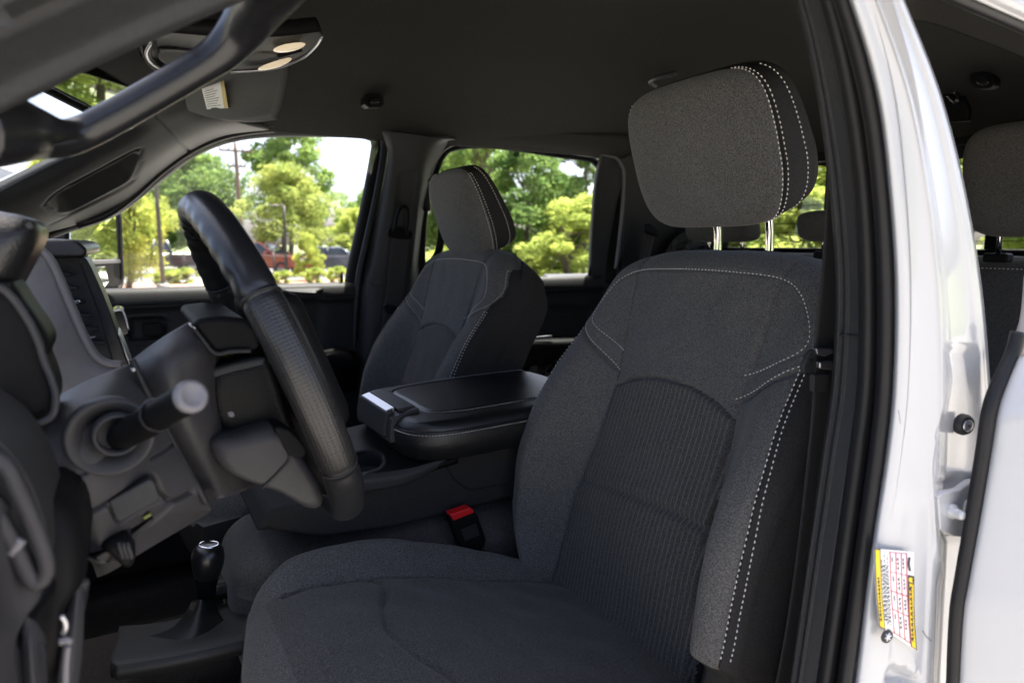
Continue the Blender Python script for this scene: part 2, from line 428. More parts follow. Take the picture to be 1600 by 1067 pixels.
M['mulch'] = mat('mulch', (0.26, 0.15, 0.10), 0.95, noise=0.5, nscale=6, bump=0.8, bscale=14, dist=.05)
sheet('ground', -600, 600, -600, 600, GZ, 'grass')
sheet('forecourt', -26, 16, -30, 20, GZ + .006, 'concrete')
sheet('planting_bed', -30, 12, 23, 32, GZ + .006, 'mulch')
sheet('car_park', -45, 16, 32, 52, GZ + .006, 'asphalt')

def leafmat(name, col, col2, trans=0.45):
    m = bpy.data.materials.new(name); m.use_nodes = True
    n = m.node_tree.nodes; l = m.node_tree.links; n.remove(n['Principled BSDF'])
    tc = n.new('ShaderNodeTexCoord'); t = n.new('ShaderNodeTexNoise'); t.inputs['Scale'].default_value = 1.3; t.inputs['Detail'].default_value = 6
    l.new(tc.outputs['Object'], t.inputs['Vector'])
    cr = n.new('ShaderNodeValToRGB'); cr.color_ramp.elements[0].position = .35; cr.color_ramp.elements[1].position = .68
    cr.color_ramp.elements[0].color = (*col, 1); cr.color_ramp.elements[1].color = (*col2, 1); l.new(t.outputs['Fac'], cr.inputs['Fac'])
    d = n.new('ShaderNodeBsdfDiffuse'); tr = n.new('ShaderNodeBsdfTranslucent'); mx = n.new('ShaderNodeMixShader'); mx.inputs['Fac'].default_value = trans
    l.new(cr.outputs['Color'], d.inputs['Color']); l.new(cr.outputs['Color'], tr.inputs['Color'])
    l.new(d.outputs['BSDF'], mx.inputs[1]); l.new(tr.outputs['BSDF'], mx.inputs[2]); l.new(mx.outputs['Shader'], n['Material Output'].inputs['Surface'])
    return m
LEAF = dict(dark=leafmat('leaf_dark', (.080, .145, .046), (.230, .320, .090)), mid=leafmat('leaf_mid', (.130, .215, .065), (.330, .420, .120)),
            lime=leafmat('leaf_lime', (.220, .285, .070), (.520, .560, .140)), pale=leafmat('leaf_pale', (.19, .25, .07), (.42, .45, .13)))
M['bark'] = mat('bark', (.11, .085, .06), .95, noise=.4, nscale=8, bump=.8, bscale=14, dist=.03)

def crown_mesh(name, seed, R, H, nb, nl, leaf, hollow=.35, base=0.0, spread=1.0):
    """leaves gathered in clumps through an uneven crown; R radius, H height, foot of the crown at z = 0"""
    rng = np.random.default_rng(seed)
    V = []; 
    cz = rng.uniform(0.05, 1.0, nb); env = np.sin(PI * np.clip(cz * .86 + .12, 0, 1)) ** .75
    ang = rng.uniform(0, 2 * PI, nb); rad = R * env * (hollow + (1 - hollow) * np.sqrt(rng.uniform(0, 1, nb))) * rng.uniform(.65, 1.12, nb)
    C = np.stack([rad * np.cos(ang), rad * np.sin(ang), cz * H], 1)
    rb_ = R * rng.uniform(.16, .34, nb) * spread
    k = rng.integers(0, nb, nl)
    d = rng.normal(size=(nl, 3)); d /= np.linalg.norm(d, axis=1, keepdims=True)
    pos = C[k] + d * (rb_[k] * rng.uniform(.25, 1.0, nl) ** .6)[:, None] * np.array([1, 1, .72])
    a = rng.normal(size=(nl, 3)); a /= np.linalg.norm(a, axis=1, keepdims=True)
    b = np.cross(a, rng.normal(size=(nl, 3))); b /= np.linalg.norm(b, axis=1, keepdims=True)
    s_ = leaf * rng.uniform(.6, 1.3, nl)[:, None]
    Q = np.stack([pos - a * s_, pos + b * s_ * .45, pos + a * s_, pos - b * s_ * .45], 1).reshape(-1, 3)
    me = bpy.data.meshes.new(name)
    me.vertices.add(len(Q)); me.vertices.foreach_set('co', Q.reshape(-1))
    me.loops.add(len(Q)); me.loops.foreach_set('vertex_index', np.arange(len(Q)))
    me.polygons.add(nl); me.polygons.foreach_set('loop_start', np.arange(0, 4 * nl, 4)); me.polygons.foreach_set('loop_total', np.full(nl, 4))
    me.update(calc_edges=True)
    return me, C
def trunk_mesh(name, seed, h, r, C, up):
    """tapered trunk with limbs into the clumps"""
    rng = np.random.default_rng(seed); V = []; F = []
    def limb(p0, p1, r0, r1, seg=7, k=6):
        p0, p1 = np.array(p0), np.array(p1); mid = (p0 + p1) / 2 + rng.normal(size=3) * np.linalg.norm(p1 - p0) * .06
        base = len(V); pts = catmull(np.array([p0, mid, p1]), k); t = (p1 - p0) / max(np.linalg.norm(p1 - p0), 1e-6)
        a = np.cross(t, [0.3, .9, .1]); a /= np.linalg.norm(a); b = np.cross(t, a)
        for i, q in enumerate(pts):
            rr = r0 + (r1 - r0) * i / (k - 1)
            for j in range(seg): V.append(q + (a * math.cos(2 * PI * j / seg) + b * math.sin(2 * PI * j / seg)) * rr)
        for i in range(k - 1):
            for j in range(seg): F.append((base + i * seg + j, base + i * seg + (j + 1) % seg, base + (i + 1) * seg + (j + 1) % seg, base + (i + 1) * seg + j))
    top = np.array([rng.normal() * .2, rng.normal() * .2, h]); limb((0, 0, -.2), top, r * 1.15, r * .35, 10, 10)
    for c in C[rng.permutation(len(C))[:12]]:
        f = rng.uniform(.45, .95); limb(top * f, c + np.array([0, 0, up]), r * .32, r * .06)
    me = bpy.data.meshes.new(name); me.from_pydata([tuple(v) for v in V], [], F); me.polygons.foreach_set('use_smooth', [True] * len(F)); me.materials.append(M['bark'])
    return me
TREES = {}
def tree_kind(key, seed, R, H, up, nb, nl, leaf, m, **kw):
    me, C = crown_mesh('crown_' + key, seed, R, H, nb, nl, leaf, **kw); me.materials.append(LEAF[m])
    TREES[key] = (me, trunk_mesh('trunk_' + key, seed, up + H * .72, .05 + R * .04, C, up), up)
tree_kind('tall', 1, 3.4, 8.2, 3.0, 60, 16000, .15, 'mid', hollow=.2)
tree_kind('dark', 2, 4.6, 8.0, 1.2, 75, 20000, .17, 'dark', hollow=.4)
tree_kind('lime', 3, 2.0, 4.4, .45, 60, 15000, .09, 'lime', hollow=.3)
tree_kind('pale', 4, 2.6, 4.6, 1.2, 56, 13000, .105, 'pale', hollow=.25)
tree_kind('vine', 5, 2.2, 7.5, .3, 70, 16000, .125, 'dark', hollow=.5)
tree_kind('airy', 6, 3.6, 6.5, 3.2, 40, 10000, .13, 'mid', hollow=.15, spread=.8)
def tree(name, key, loc, s, rz, label, sz=None, cat='tree', group='trees outside the windows'):
    me, tk, up = TREES[key]
    r = thing(name, tuple(loc), label, cat, group); r.rotation_euler = (0, 0, rz); r.scale = (s, s, sz or s)
    c = bpy.data.objects.new('crown', me); link(c, r); c.location = (0, 0, up)
    t = bpy.data.objects.new('trunk', tk); link(t, r)
    return r
tree('tree', 'lime', GP(205, 24), .74, .4, 'bright yellow-green young tree just right of the tow mirror', 1.05)
tree('tree', 'lime', GP(138, 27), 1.25, 2.1, 'yellow-green tree seen above the far tow mirror', 1.2)
tree('tree', 'dark', GP(318, 58), 1.05, 1.0, 'broad green tree behind the wooden utility pole, left of the wheel top', 1.0)
tree('tree', 'dark', GP(250, 66), 1.1, 3.3, 'distant green tree behind the left lamp post', .95)
tree('tree', 'tall', GP(458, 50), 1.0, .2, 'tall loose-crowned tree rising above the red vehicle', 1.0)
tree('tree', 'pale', GP(452, 37), 1.0, 4.0, 'pale yellow-green round tree in front of the tall tree', .95)
tree('tree', 'airy', GP(512, 56), .75, 5.0, 'small thin tree right of the tall tree', .62)
tree('tree', 'dark', GP(600, 62), .75, 2.2, 'dark green tree cut off by the right edge of the front door window', .72)
tree('tree', 'lime', GP(562, 46), .9, 5.2, 'low lime green tree beside the right edge of the front door window', .8)
tree('sapling', 'lime', GP(486, 30.5), .36, 1.2, 'small sapling standing between the red and blue vehicles', .42)
tree('tree', 'dark', GP(700, 34), .62, 4.4, 'dark leafy tree at the left edge of the rear door window', .80)
tree('tree', 'airy', GP(752, 30), .72, 1.9, 'high open-branched tree above the passenger headrest', .92)
tree('tree', 'vine', GP(825, 22.5), .72, .8, 'vine-covered dark tree right of the passenger headrest', .66)
tree('tree', 'vine', GP(909, 30), .62, 2.9, 'column of vines standing alone at the right of the rear door window', .98)
tree('tree', 'dark', GP(862, 33), .52, 5.5, 'bushy green tree low in the middle of the rear door window', .52)
tree('tree', 'lime', GP(905, 21), .95, 3.7, 'sunlit lime shrub tree low at the right of the rear door window', .62)
tree('tree', 'lime', GP(742, 22), .9, .9, 'sunlit lime shrub tree behind the passenger headrest', .52)
tree('tree', 'lime', GP(1100, 15), .95, 1.4, 'yellow-green tree in the back window left of the chrome headrest posts', .62)
tree('tree', 'lime', GP(1190, 14), 1.0, 2.6, 'yellow-green tree in the back window between the chrome headrest posts', .60)
tree('tree', 'lime', GP(1275, 15), 1.0, 4.6, 'yellow-green tree in the back window right of the raised headrest', .72)
tree('tree', 'pale', GP(1520, 24), .9, 1.6, 'pale tree in the back window right of the white pillar', .95)
tree('tree', 'pale', GP(1625, 22), .9, 3.0, 'pale tree at the right border beyond the rear headrest', .80)

tree('tree', 'tall', (27, 3.5, GZ), 1.0, .3, 'green tree seen only in the mirrors, behind the truck', .9)
tree('tree', 'lime', (21, 7.0, GZ), 1.2, .3, 'lime green tree reflected in the far tow mirror', 1.1)
me_b, Cb = crown_mesh('bush_leaves', 9, .8, .95, 30, 4000, .06, hollow=.4); me_b.materials.append(LEAF['lime'])
def bush(u, D, s, sz, label):
    r = thing('bush', tuple(GP(u, D)), label, 'bush', 'low bushes in the planting bed'); r.scale = (s, s, sz)
    c = bpy.data.objects.new('foliage', me_b); link(c, r)
    st = bpy.data.objects.new('stem', TREES['lime'][1]); link(st, r); st.scale = (.2, .2, .14)
bush(268, 28, 1.0, .55, 'low yellow-green bush in front of the pale utility box'); bush(296, 28.4, .8, .62, 'low yellow-green bush beside the steering wheel rim')
bush(448, 28.5, .8, .5, 'low bush in front of the red vehicle'); bush(497, 28.5, .8, .62, 'low bush in front of the dark blue car, left one'); bush(532, 28.5, .85, .66, 'low bush beneath the right end of the dark blue car')
bush(170, 28, .8, .5, 'low bush below the tow mirror')

# ------------------------------------------------------------------ poles and wires
M['wood'] = mat('pole_wood', (.17, .105, .07), .9, noise=.3, nscale=4, bump=.6, bscale=12, dist=.01)
M['steel'] = mat('dark_steel', (.07, .06, .055), .5, metal=.4)
up_ = thing('utility_pole', tuple(GP(385, 42)), 'brown wooden utility pole with cross arms, seen above the wheel', 'utility pole')
b_ = GP(385, 42); tube('pole', [b_ + (0, 0, 0), b_ + (0, 0, 4), b_ + (-.02, 0, 7.6)], [.15, .13, .10], 'wood', up_, 12, 12)
for dz, w_ in ((7.1, 1.0), (6.2, .55)):
    rbox('cross_arm', b_ + (0, 0, dz), (w_ * 1.9, .10, .12), 'wood', up_, .01)
    for s_ in (-.9, -.4, .4, .9): lathe('insulator', [(.03, 0), (.05, .05), (.03, .1), (.045, .14), (.0001, .17)], b_ + (s_ * w_, 0, dz + .06), (0, 0, 1), 'steel', up_, 8)
def lamp(u, D, h, label):
    b = GP(u, D); r = thing('lamp_post', tuple(b), label, 'lamp post', 'lamp posts in the car park')
    tube('post', [b, b + (0, 0, h)], [.075, .06], 'steel', r, 10, 6); lathe('footing', [(.22, 0), (.22, .25), (.18, .3), (.0001, .3)], b, (0, 0, 1), 'concrete', r, 16)
    tube('arm', [b + (0, 0, h), b + (-.12, .03, h + .05), b + (-.25, .06, h + .02)], .03, 'steel', r, 8, 8)
    rbox('lamp_head', b + (-.40, .10, h), (.40, .22, .08), 'steel', r, .03)
lamp(261, 23, 4.4, 'dark lamp post standing beside the pale utility box'); lamp(453, 33, 3.4, 'dark lamp post standing before the tall tree')
b_ = GP(269, 30); ub = thing('utility_box', tuple(b_), 'pale concrete utility box in the planting bed left of the wheel', 'utility box')
rbox('box', b_ + (0, 0, .26), (.72, .5, .52), 'concrete', ub, .03); rbox('lid', b_ + (0, 0, .55), (.80, .56, .08), 'concrete', ub, .02)
for i, (v, dz) in enumerate(((229, 0), (240, 0), (246, 0))):
    a, b = P(560, v - 6, y=46), P(1050, v + 8, y=46); pts = [a * (1 - f) + b * f + np.array([0, 0, -.5 * math.sin(PI * f)]) for f in np.linspace(0, 1, 24)]
    w_ = tube('power_line', pts, .018, 'steel', None, 6); tag(w_, ['topmost thin power line across the rear door window', 'middle thin power line across the rear door window', 'lowest thin power line across the rear door window'][i], 'power line', 'power lines')
# fence before the car park
fn = thing('fence', tuple(GP(400, 32)), 'thin dark metal fence between the bushes and the parked vehicles', 'fence')
A_, B_ = GP(90, 32), GP(640, 32)
for z in (.15, 1.05): tube('rail', [A_ + (0, 0, z), B_ + (0, 0, z)], .018, 'steel', fn, 6)
Vp = []; Fp = []
for i in range(120):
    q = A_ + (B_ - A_) * i / 119; k = len(Vp); w_ = .010
    Vp += [q + (-w_, 0, .05), q + (w_, 0, .05), q + (w_, 0, 1.15), q + (-w_, 0, 1.15), q + (-w_, 2 * w_, .05), q + (w_, 2 * w_, .05), q + (w_, 2 * w_, 1.15), q + (-w_, 2 * w_, 1.15)]
    Fp += [(k, k + 1, k + 2, k + 3), (k + 5, k + 4, k + 7, k + 6), (k, k + 3, k + 7, k + 4), (k + 1, k + 5, k + 6, k + 2), (k + 3, k + 2, k + 6, k + 7)]
mesh('picket', Vp, Fp, 'steel', fn, smooth=False)
for i in range(0, 9): tube('post', [A_ + (B_ - A_) * i / 8, A_ + (B_ - A_) * i / 8 + np.array([0, 0, 1.25])], .035, 'steel', fn, 8)

# ------------------------------------------------------------------ parked vehicles
M['carglass'] = mat('vehicle_glass', (.05, .06, .07), .05); M['tyre'] = mat('tyre', (.02, .02, .02), .8); M['rimm'] = mat('wheel_rim', (.45, .45, .46), .3, metal=.8)
M['headl'] = mat('headlamp', (.75, .77, .8), .1); M['tail'] = mat('tail_lamp', (.45, .02, .02), .2)
def vehicle(name, loc, rz, paint, prof, gh, w, label, cat, wheels, grille=True, bed=False):
    r = thing(name, tuple(loc), label, cat, 'vehicles in the car park'); r.rotation_euler = (0, 0, rz)
    L = np.array(loc)
    def pr(nm, A, B, m, bev=.05, par=r): return prism(nm, np.array(A) + L, np.array(B) + L, m, par, bev)
    h = w / 2
    body = pr('body', [(x, -h, z) for x, z in prof], [(x, h, z) for x, z in prof], paint, .09)
    (xb0, xb1, zb), (xt0, xt1, zt) = gh
    V = [(xb0, -h * .95, zb), (xb1, -h * .95, zb), (xb1, h * .95, zb), (xb0, h * .95, zb)]; T_ = [(xt0, -h * .76, zt), (xt1, -h * .76, zt), (xt1, h * .76, zt), (xt0, h * .76, zt)]
    pr('window', V, T_, 'carglass', .05)
    pr('roof', [(q[0], q[1] * 1.01, q[2] - .03) for q in T_], [(q[0] * .97, q[1] * .92, q[2] + .05) for q in T_], paint, .03)
    for k in range(4):
        tube('window_pillar', [np.array(V[k]) + L, np.array(T_[k]) + L], .055, paint, r, 8)
    for s_ in (-1, 1):
        xm = (xb0 + xb1) * .5; tube('window_pillar', [np.array([xm, s_ * h * .955, zb]) + L, np.array([(xt0 + xt1) / 2, s_ * h * .77, zt]) + L], .045, paint, r, 8)
    for x in wheels:
        for s_ in (-1, 1):
            wc = np.array([x, s_ * (h - .10), .37]) + L
            wh = lathe('wheel', [(.22, -.10), (.34, -.11), (.37, -.07), (.37, .07), (.34, .11), (.22, .10)], wc, (0, 1, 0), 'tyre', r, 24)
            lathe('rim', [(.0001, s_ * .085), (.06, s_ * .09), (.10, s_ * .05), (.20, s_ * .07), (.225, s_ * .10)], wc, (0, 1, 0), 'rimm', wh, 20)
    xf = max(p_[0] for p_ in prof); xr = min(p_[0] for p_ in prof)
    for s_ in (-1, 1):
        rbox('headlight', L + (xf - .05, s_ * h * .74, .80), (.14, .36, .18), 'headl', r, .04)
        rbox('tail_light', L + (xr + .02, s_ * h * .86, .92), (.08, .20, .30), 'tail', r, .03)
        rbox('side_mirror', L + (xb1 - .35, s_ * (h + .10), zb + .10), (.14, .2, .14), paint, r, .04)
    if grille: rbox('grille', L + (xf + .0, 0, .74), (.06, w * .46, .26), 'chrome', r, .03)
    rbox('bumper', L + (xf + .02, 0, .48), (.14, w * .94, .20), paint if not bed else 'chrome', r, .05); rbox('bumper', L + (xr - .02, 0, .50), (.14, w * .94, .20), paint if not bed else 'chrome', r, .05)
    if bed: rbox('cargo_bed', L + (xr + .95, 0, 1.06), (1.75, w * .86, .05), 'deep', r, .01)
    return r
red_p = mat('red_paint', (.42, .085, .05), .25, coat=1.0); blue_p = mat('blue_paint', (.035, .05, .11), .22, coat=1.0); dark_p = mat('dark_paint', (.05, .05, .055), .25, coat=1.0)
suvp = [(-2.3, .42), (-2.38, .70), (-2.33, 1.05), (-2.1, 1.12), (1.0, 1.10), (1.9, 1.02), (2.28, .88), (2.36, .62), (2.25, .36), (-2.2, .36)]
carp = [(-2.3, .38), (-2.38, .65), (-2.3, .92), (-1.7, .98), (.9, .95), (1.8, .86), (2.25, .72), (2.34, .50), (2.2, .28), (-2.2, .28)]
pkp = [(-2.8, .5), (-2.85, .8), (-2.82, 1.10), (-.9, 1.12), (1.2, 1.14), (2.3, 1.08), (2.7, .95), (2.76, .6), (2.6, .4), (-2.6, .4)]
_z = np.array([0, 0, .006])
vehicle('parked_vehicle', GP(418, 36) + _z, math.radians(-38), red_p, suvp, ((-2.2, 1.05, 1.08), (-1.9, .25, 1.66)), 1.86, 'red sport utility vehicle parked beyond the steering wheel, facing right', 'vehicle', (-1.45, 1.45))
vehicle('parked_car', GP(530, 38) + _z, math.radians(-14), blue_p, carp, ((-1.8, .95, .93), (-1.2, .2, 1.40)), 1.8, 'dark blue car parked at the right end of the front door window', 'car', (-1.4, 1.4))
vehicle('parked_pickup', GP(244, 37) + _z, math.radians(196), dark_p, pkp, ((-.8, 1.25, 1.12), (-.65, .6, 1.78)), 1.95, 'dark pickup truck parked left of the steering wheel, behind the fence', 'pickup', (-1.8, 1.75), bed=True)
# ------------------------------------------------------------------ front seats
def table(xs, ys, sg=0.06):
    lo, hi = xs[0], xs[-1]; X = np.linspace(lo, hi, 401); Y = np.interp(X, xs, ys)
    k = max(3, int(sg * 400)); w = np.hanning(2 * k + 1); w /= w.sum()
    Yp = np.r_[2 * Y[0] - Y[k:0:-1], Y, 2 * Y[-1] - Y[-2:-k - 2:-1]]
    Y = np.convolve(Yp, w, 'valid')
    return lambda t: np.interp(t, X, Y)

SEAT_Y = 0.755
SO = np.array([0.59, SEAT_Y, 0.33]); SA = np.array([0.165, 0, 0.55]); SA /= np.linalg.norm(SA); SN = np.array([-SA[2], 0, SA[0]])
SS = np.array([0, 1.0, 0])
seat_w = table([-.06, 0, .05, .10, .2, .3, .4, .46, .50, .545, .62], [.185, .205, .228, .248, .262, .267, .262, .256, .250, .234, .200], .05)
seat_i = table([-.06, 0, .05, .14, .25, .37, .48, .58, .62], [.165, .16, .155, .145, .132, .127, .141, .147, .147])
bol = table([-.06, 0, .1, .2, .28, .36, .43, .5, .62], [.035, .05, .078, .088, .078, .052, .024, .010, .0])

def groove(pts2, seams, dep, wid):
    h = np.zeros(len(pts2))
    for sm_ in seams:
        h = np.maximum(h, dep * np.exp(-(segdist(pts2, sm_) / wid) ** 2))
    return h

def seat_wy(side, t):
    """half width; the outboard bolster stays wide down to the hem"""
    return seat_w(t) + np.where(side < 0, 0.022 * (1 - sm(np.asarray(t) / .20)), 0.0)
def seam_e(side, t):
    """how far in from the edge the doubled seam between cloth and side panel runs"""
    return np.where(side < 0, .013 + .026 * sm((np.asarray(t) - .16) / .28), .006 + .016 * sm((np.asarray(t) - .16) / .28))
def backrest_d(s, t, W, T):
    """height of the cover above the flat of the backrest"""
    a = np.abs(s); wi = seat_i(t); e1 = W - a; e2 = T - t
    x = np.clip((a - wi) / np.maximum(W - wi, 1e-4), 0, 1)
    b = bol(t) * sm(x / 0.62)
    crown = 0.010 * (1 - (a / 0.14) ** 2).clip(-0.4, 1) * sm(t / .15) * 0.5 + 0.012 * np.exp(-((t - .16) / .12) ** 2) * (a < wi)
    r1 = 0.040 + 0.022 * sm((t - .36) / .16); r2 = 0.055
    a1 = np.clip(1 - e1 / r1, 0, 1); a2 = np.clip(1 - e2 / r2, 0, 1)
    rr = np.clip(np.sqrt(a1 ** 2 + a2 ** 2), 0, 1)
    return b + crown - r1 * (1 - np.sqrt(np.clip(1 - rr ** 2, 0, 1)))

_rw = np.random.default_rng(11)
_WV = [(_rw.uniform(0, 2 * PI), 2 * PI / _rw.uniform(.05, .16), _rw.uniform(0, 2 * PI)) for _ in range(14)]
def unrest(a, b, amp=.00022):
    """foam is never flat: soft uneven swells"""
    h = 0
    for th, k, ph in _WV: h = h + np.sin(k * (a * math.cos(th) + b * math.sin(th)) + ph)
    return amp * h
def pucker(pts2, seams, amp=.0006, period=.021):
    h = np.zeros(len(pts2))
    for i, sm_ in enumerate(seams):
        d = segdist(pts2, sm_); h += amp * np.exp(-(d / .011) ** 2) * np.sin(2 * PI * (pts2[:, 0] + pts2[:, 1] * 1.13) / period + i)
    return h
def sym(line): return [line, [(-s, t) for s, t in line]]
def smooth2(l, k=8): return catmull(np.array(l, float), len(l) * k)

ARCH = [(-.127, .352), (-.09, .369), (-.045, .380), (0, .383), (.045, .380), (.09, .369), (.127, .352)]
LOW = [(-.14, .203), (-.07, .205), (0, .202), (.07, .196), (.14, .190)]
U_ST = [(.126, .412), (.165, .428), (.205, .447), (.217, .468), (.203, .502), (.178, .532), (.14, .548), (.07, .552), (0, .553)]
U_FULL = U_ST + [(-s, t) for s, t in U_ST[-2::-1]]
SH = [(.124, .374), (.165, .396), (.205, .420), (.238, .446), (.244, .480), (.236, .510), (.222, .538)]
INS = [(float(seat_i(t)), t) for t in np.linspace(-.05, .57, 24)]

def make_front_seat():
    root = thing('front_seat', (0.40, SEAT_Y, 0.06), 'dark grey cloth front seat nearest the open door, headrest raised on chrome posts', 'car seat', 'front seats')
    # ---- backrest
    NU, NV = 231, 245
    p = np.sin(np.linspace(-1, 1, NU) * PI / 2 * 0.95) / math.sin(PI / 2 * 0.95)
    q = np.sin(np.linspace(0, 1, NV) * PI / 2 * 0.93) / math.sin(PI / 2 * 0.93)
    T = 0.566 + 0.032 * (1 - np.abs(p) ** 4.0)
    t = -0.06 + (T[None, :] + 0.06) * q[:, None]
    W = seat_wy(p[None, :], t); s = p[None, :] * W
    D = backrest_d(s, t, W, np.broadcast_to(T[None, :], t.shape))
    st = np.stack([s, t], -1).reshape(-1, 2)
    seams = [smooth2(l) for l in sym(INS) + sym(SH) + [ARCH]]
    h = groove(st, seams, 0.0085, 0.0030)
    h = np.maximum(h, groove(st, [smooth2(U_FULL)], 0.0018, 0.0030))
    h = np.maximum(h, groove(st, [smooth2(LOW)], 0.0060, 0.0048))
    eb = seam_e(s, t); ee = W - np.abs(s)
    D = D - 0.0045 * np.exp(-((ee - eb) / .0022) ** 2) * (t < .445)
    D = D - 0.030 * sm((.078 - t) / .022) * sm((-s - seat_i(t)) / .012)
    D = D - h.reshape(D.shape) + unrest(s, t) * sm((W - np.abs(s)) / .03) + pucker(st, seams).reshape(D.shape) * sm((W - np.abs(s)) / .02)
    G = SO + s[..., None] * SS + t[..., None] * SA + D[..., None] * SN
    sc = (s[:-1, :-1] + s[1:, 1:]) / 2; tc = (t[:-1, :-1] + t[1:, 1:]) / 2
    arch_t = np.interp(sc, [a[0] for a in ARCH], [a[1] for a in ARCH])
    reg = np.zeros(sc.shape, int)
    reg[(np.abs(sc) < seat_i(tc)) & (tc < arch_t)] = 1
    e1 = seat_wy(sc, tc) - np.abs(sc); ebc = seam_e(sc, tc)
    reg[(e1 < ebc) & (tc < .445) & (sc < 0)] = 2; reg[(e1 < ebc) & (tc < .445) & (sc > 0)] = 3; up = (tc >= .445) & (np.abs(sc) > np.interp(tc, [.445, .48, .51, .54, .60], [.236, .243, .236, .224, .200])); reg[up & (sc < 0)] = 2; reg[up & (sc > 0)] = 3; reg[(tc < .074) & (sc < -seat_i(tc) - .004)] = 2
    parts = split_grid(G, reg, [('backrest', 'cloth', None), ('ribbed_insert', 'ribcloth', 0), ('bolster_edge', 'sidecloth', 0), ('bolster_edge', 'sidecloth', 0)], root)
    back = parts[0]
    # ---- sides and rear of the backrest
    K = 16
    loop = np.concatenate([G[:, 0], G[-1, 1:-1], G[::-1, -1]]); nl = len(loop)
    ctr = SO + 0.27 * SA
    rows = []
    tt = np.concatenate([t[:, 0], t[-1, 1:-1], t[::-1, -1]])
    thk = np.interp(tt, [-.06, .1, .35, .52, .60], [.15, .155, .125, .085, .06])
    for k in range(K + 1):
        f = k / K; ins = 0.010 * f ** 2 - 0.008 * math.sin(PI * f)
        gr = -0.0045 * math.exp(-((f - 0.45) / 0.05) ** 2)
        c = SO + (tt[:, None] * SA); rel = loop - c; lat = rel @ SS
        rows.append(loop - SN * (thk * f)[:, None] - SS * (np.sign(lat) * (ins - gr))[:, None] - SA * (0.025 * f * np.clip((tt - .45) / .1, 0, 1))[:, None])
    R = np.array(rows)
    F = [f_[::-1] for f_ in gridfaces(K + 1, nl)]
    mesh('side_panel', R.reshape(-1, 3), F, 'sidecloth', root)
    last = R[-1]; n = NV
    L = last[:n]; Rr = last[::-1][:n]; nb = 14
    bw = np.linspace(0, 1, nb)[None, :, None]
    B = L[:, None] * (1 - bw) + Rr[:, None] * bw
    B = B - SN * (0.02 * np.sin(PI * bw))
    Vb = np.concatenate([B.reshape(-1, 3), last[n - 1:len(last) - n + 1]])
    Fb = gridfaces(n, nb)
    m0 = n * nb; top = (n - 1) * nb; nt_ = len(last) - 2 * n + 2
    for j in range(nt_ - 1):
        a = top + int(j / (nt_ - 1) * (nb - 1) + .5); b2 = top + int((j + 1) / (nt_ - 1) * (nb - 1) + .5)
        Fb.append((m0 + j, m0 + j + 1, b2, a) if a != b2 else (m0 + j, m0 + j + 1, a))
    mesh('seat_back_cover', Vb, Fb, 'black', root)
    # ---- stitching
    def on_back(line, lift=0.0004, k=10):
        l = smooth2(line, k); ss, t_ = l[:, 0], l[:, 1]; W_ = seat_wy(ss, t_)
        pp = np.clip(ss / W_, -1, 1); T_ = 0.566 + 0.032 * (1 - np.abs(pp) ** 4.0)
        d = backrest_d(ss, t_, W_, T_) + lift
        return SO + ss[:, None] * SS + t_[:, None] * SA + d[:, None] * SN
    stitches('yoke_stitching', on_back(U_FULL), back, SN)
    for l in sym([(s_ - 0.001, t_ + 0.005) for s_, t_ in SH]): stitches('shoulder_stitching', on_back(l), back, SN)
    for sg in (-1, 1):
        for e in ((0.0026, 0.0090) if sg < 0 else (0.0012, 0.0056)):
            ts = np.linspace(.088, .440, 40)
            ln = [(sg * (float(seat_wy(sg, x)) - float(seam_e(sg, x)) + e), x) for x in ts]
            stitches('edge_stitching', on_back(ln, 0.0003 if sg < 0 else 0.0, 3), back, SN * 0.6 - SS * -sg * 0.8, pitch=0.0070, r=0.00095 if sg < 0 else 0.0008)
    # ---- headrest
    def headrest(par):
        hr = None
        nu, nv = 160, 90
        lon = np.linspace(0, 2 * PI, nu, endpoint=False); lat = np.linspace(-PI / 2, PI / 2, nv)
        sg_ = lambda x, e: np.sign(x) * np.abs(x) ** e
        e1, e2 = 0.42, 0.42
        V = np.zeros((nv, nu, 3))
        LO, LA = np.meshgrid(lon, lat)
        V[..., 0] = -0.049 * sg_(np.cos(LO), e2) * sg_(np.cos(LA), e1)
        V[..., 1] = 0.146 * sg_(np.sin(LO), e2) * sg_(np.cos(LA), e1)
        V[..., 2] = 0.107 * sg_(np.sin(LA), e1)
        z = V[..., 2] / 0.107
        V[..., 1] *= 1 - 0.10 * sm((-z - 0.1)) - 0.03 * sm(z)           # narrower at the foot
        V[..., 0] = V[..., 0] * (1 - 0.32 * z)
        V[..., 0] -= 0.012 * (1 - (V[..., 1] / .146) ** 2) * (1 - z ** 2)    # crowned front
        side = np.abs(LO - 3 * PI / 2)
        # joints between the front and the side panels
        seam = np.zeros_like(LO)
        for c in (1.44, 2 * PI - 1.26): seam += 0.0040 * np.exp(-(np.minimum(np.abs(LO - c), 2 * PI - np.abs(LO - c)) / 0.030) ** 2)
        for c in (1.64, 2 * PI - 1.64): seam += 0.0025 * np.exp(-((LO - c) / 0.03) ** 2)
        nrm = V / np.maximum(np.linalg.norm(V, axis=2, keepdims=True), 1e-6)
        V = V - nrm * (seam * (np.cos(LA) > 0.05))[..., None]
        a = math.radians(25); R = np.array([[math.cos(a), 0, -math.sin(a)], [0, 1, 0], [math.sin(a), 0, math.cos(a)]])
        Cn = np.array([0.764, SEAT_Y, 1.036])
        Wd = V @ R.T + Cn
        F = gridfaces(nv, nu, True)
        reg = [[], []]
        for f in F:
            c = lon[f[0] % nu]; (reg[0] if (c < 1.42 or c > 2 * PI - 1.27) else reg[1]).append(f)
        flat = Wd.reshape(-1, 3)
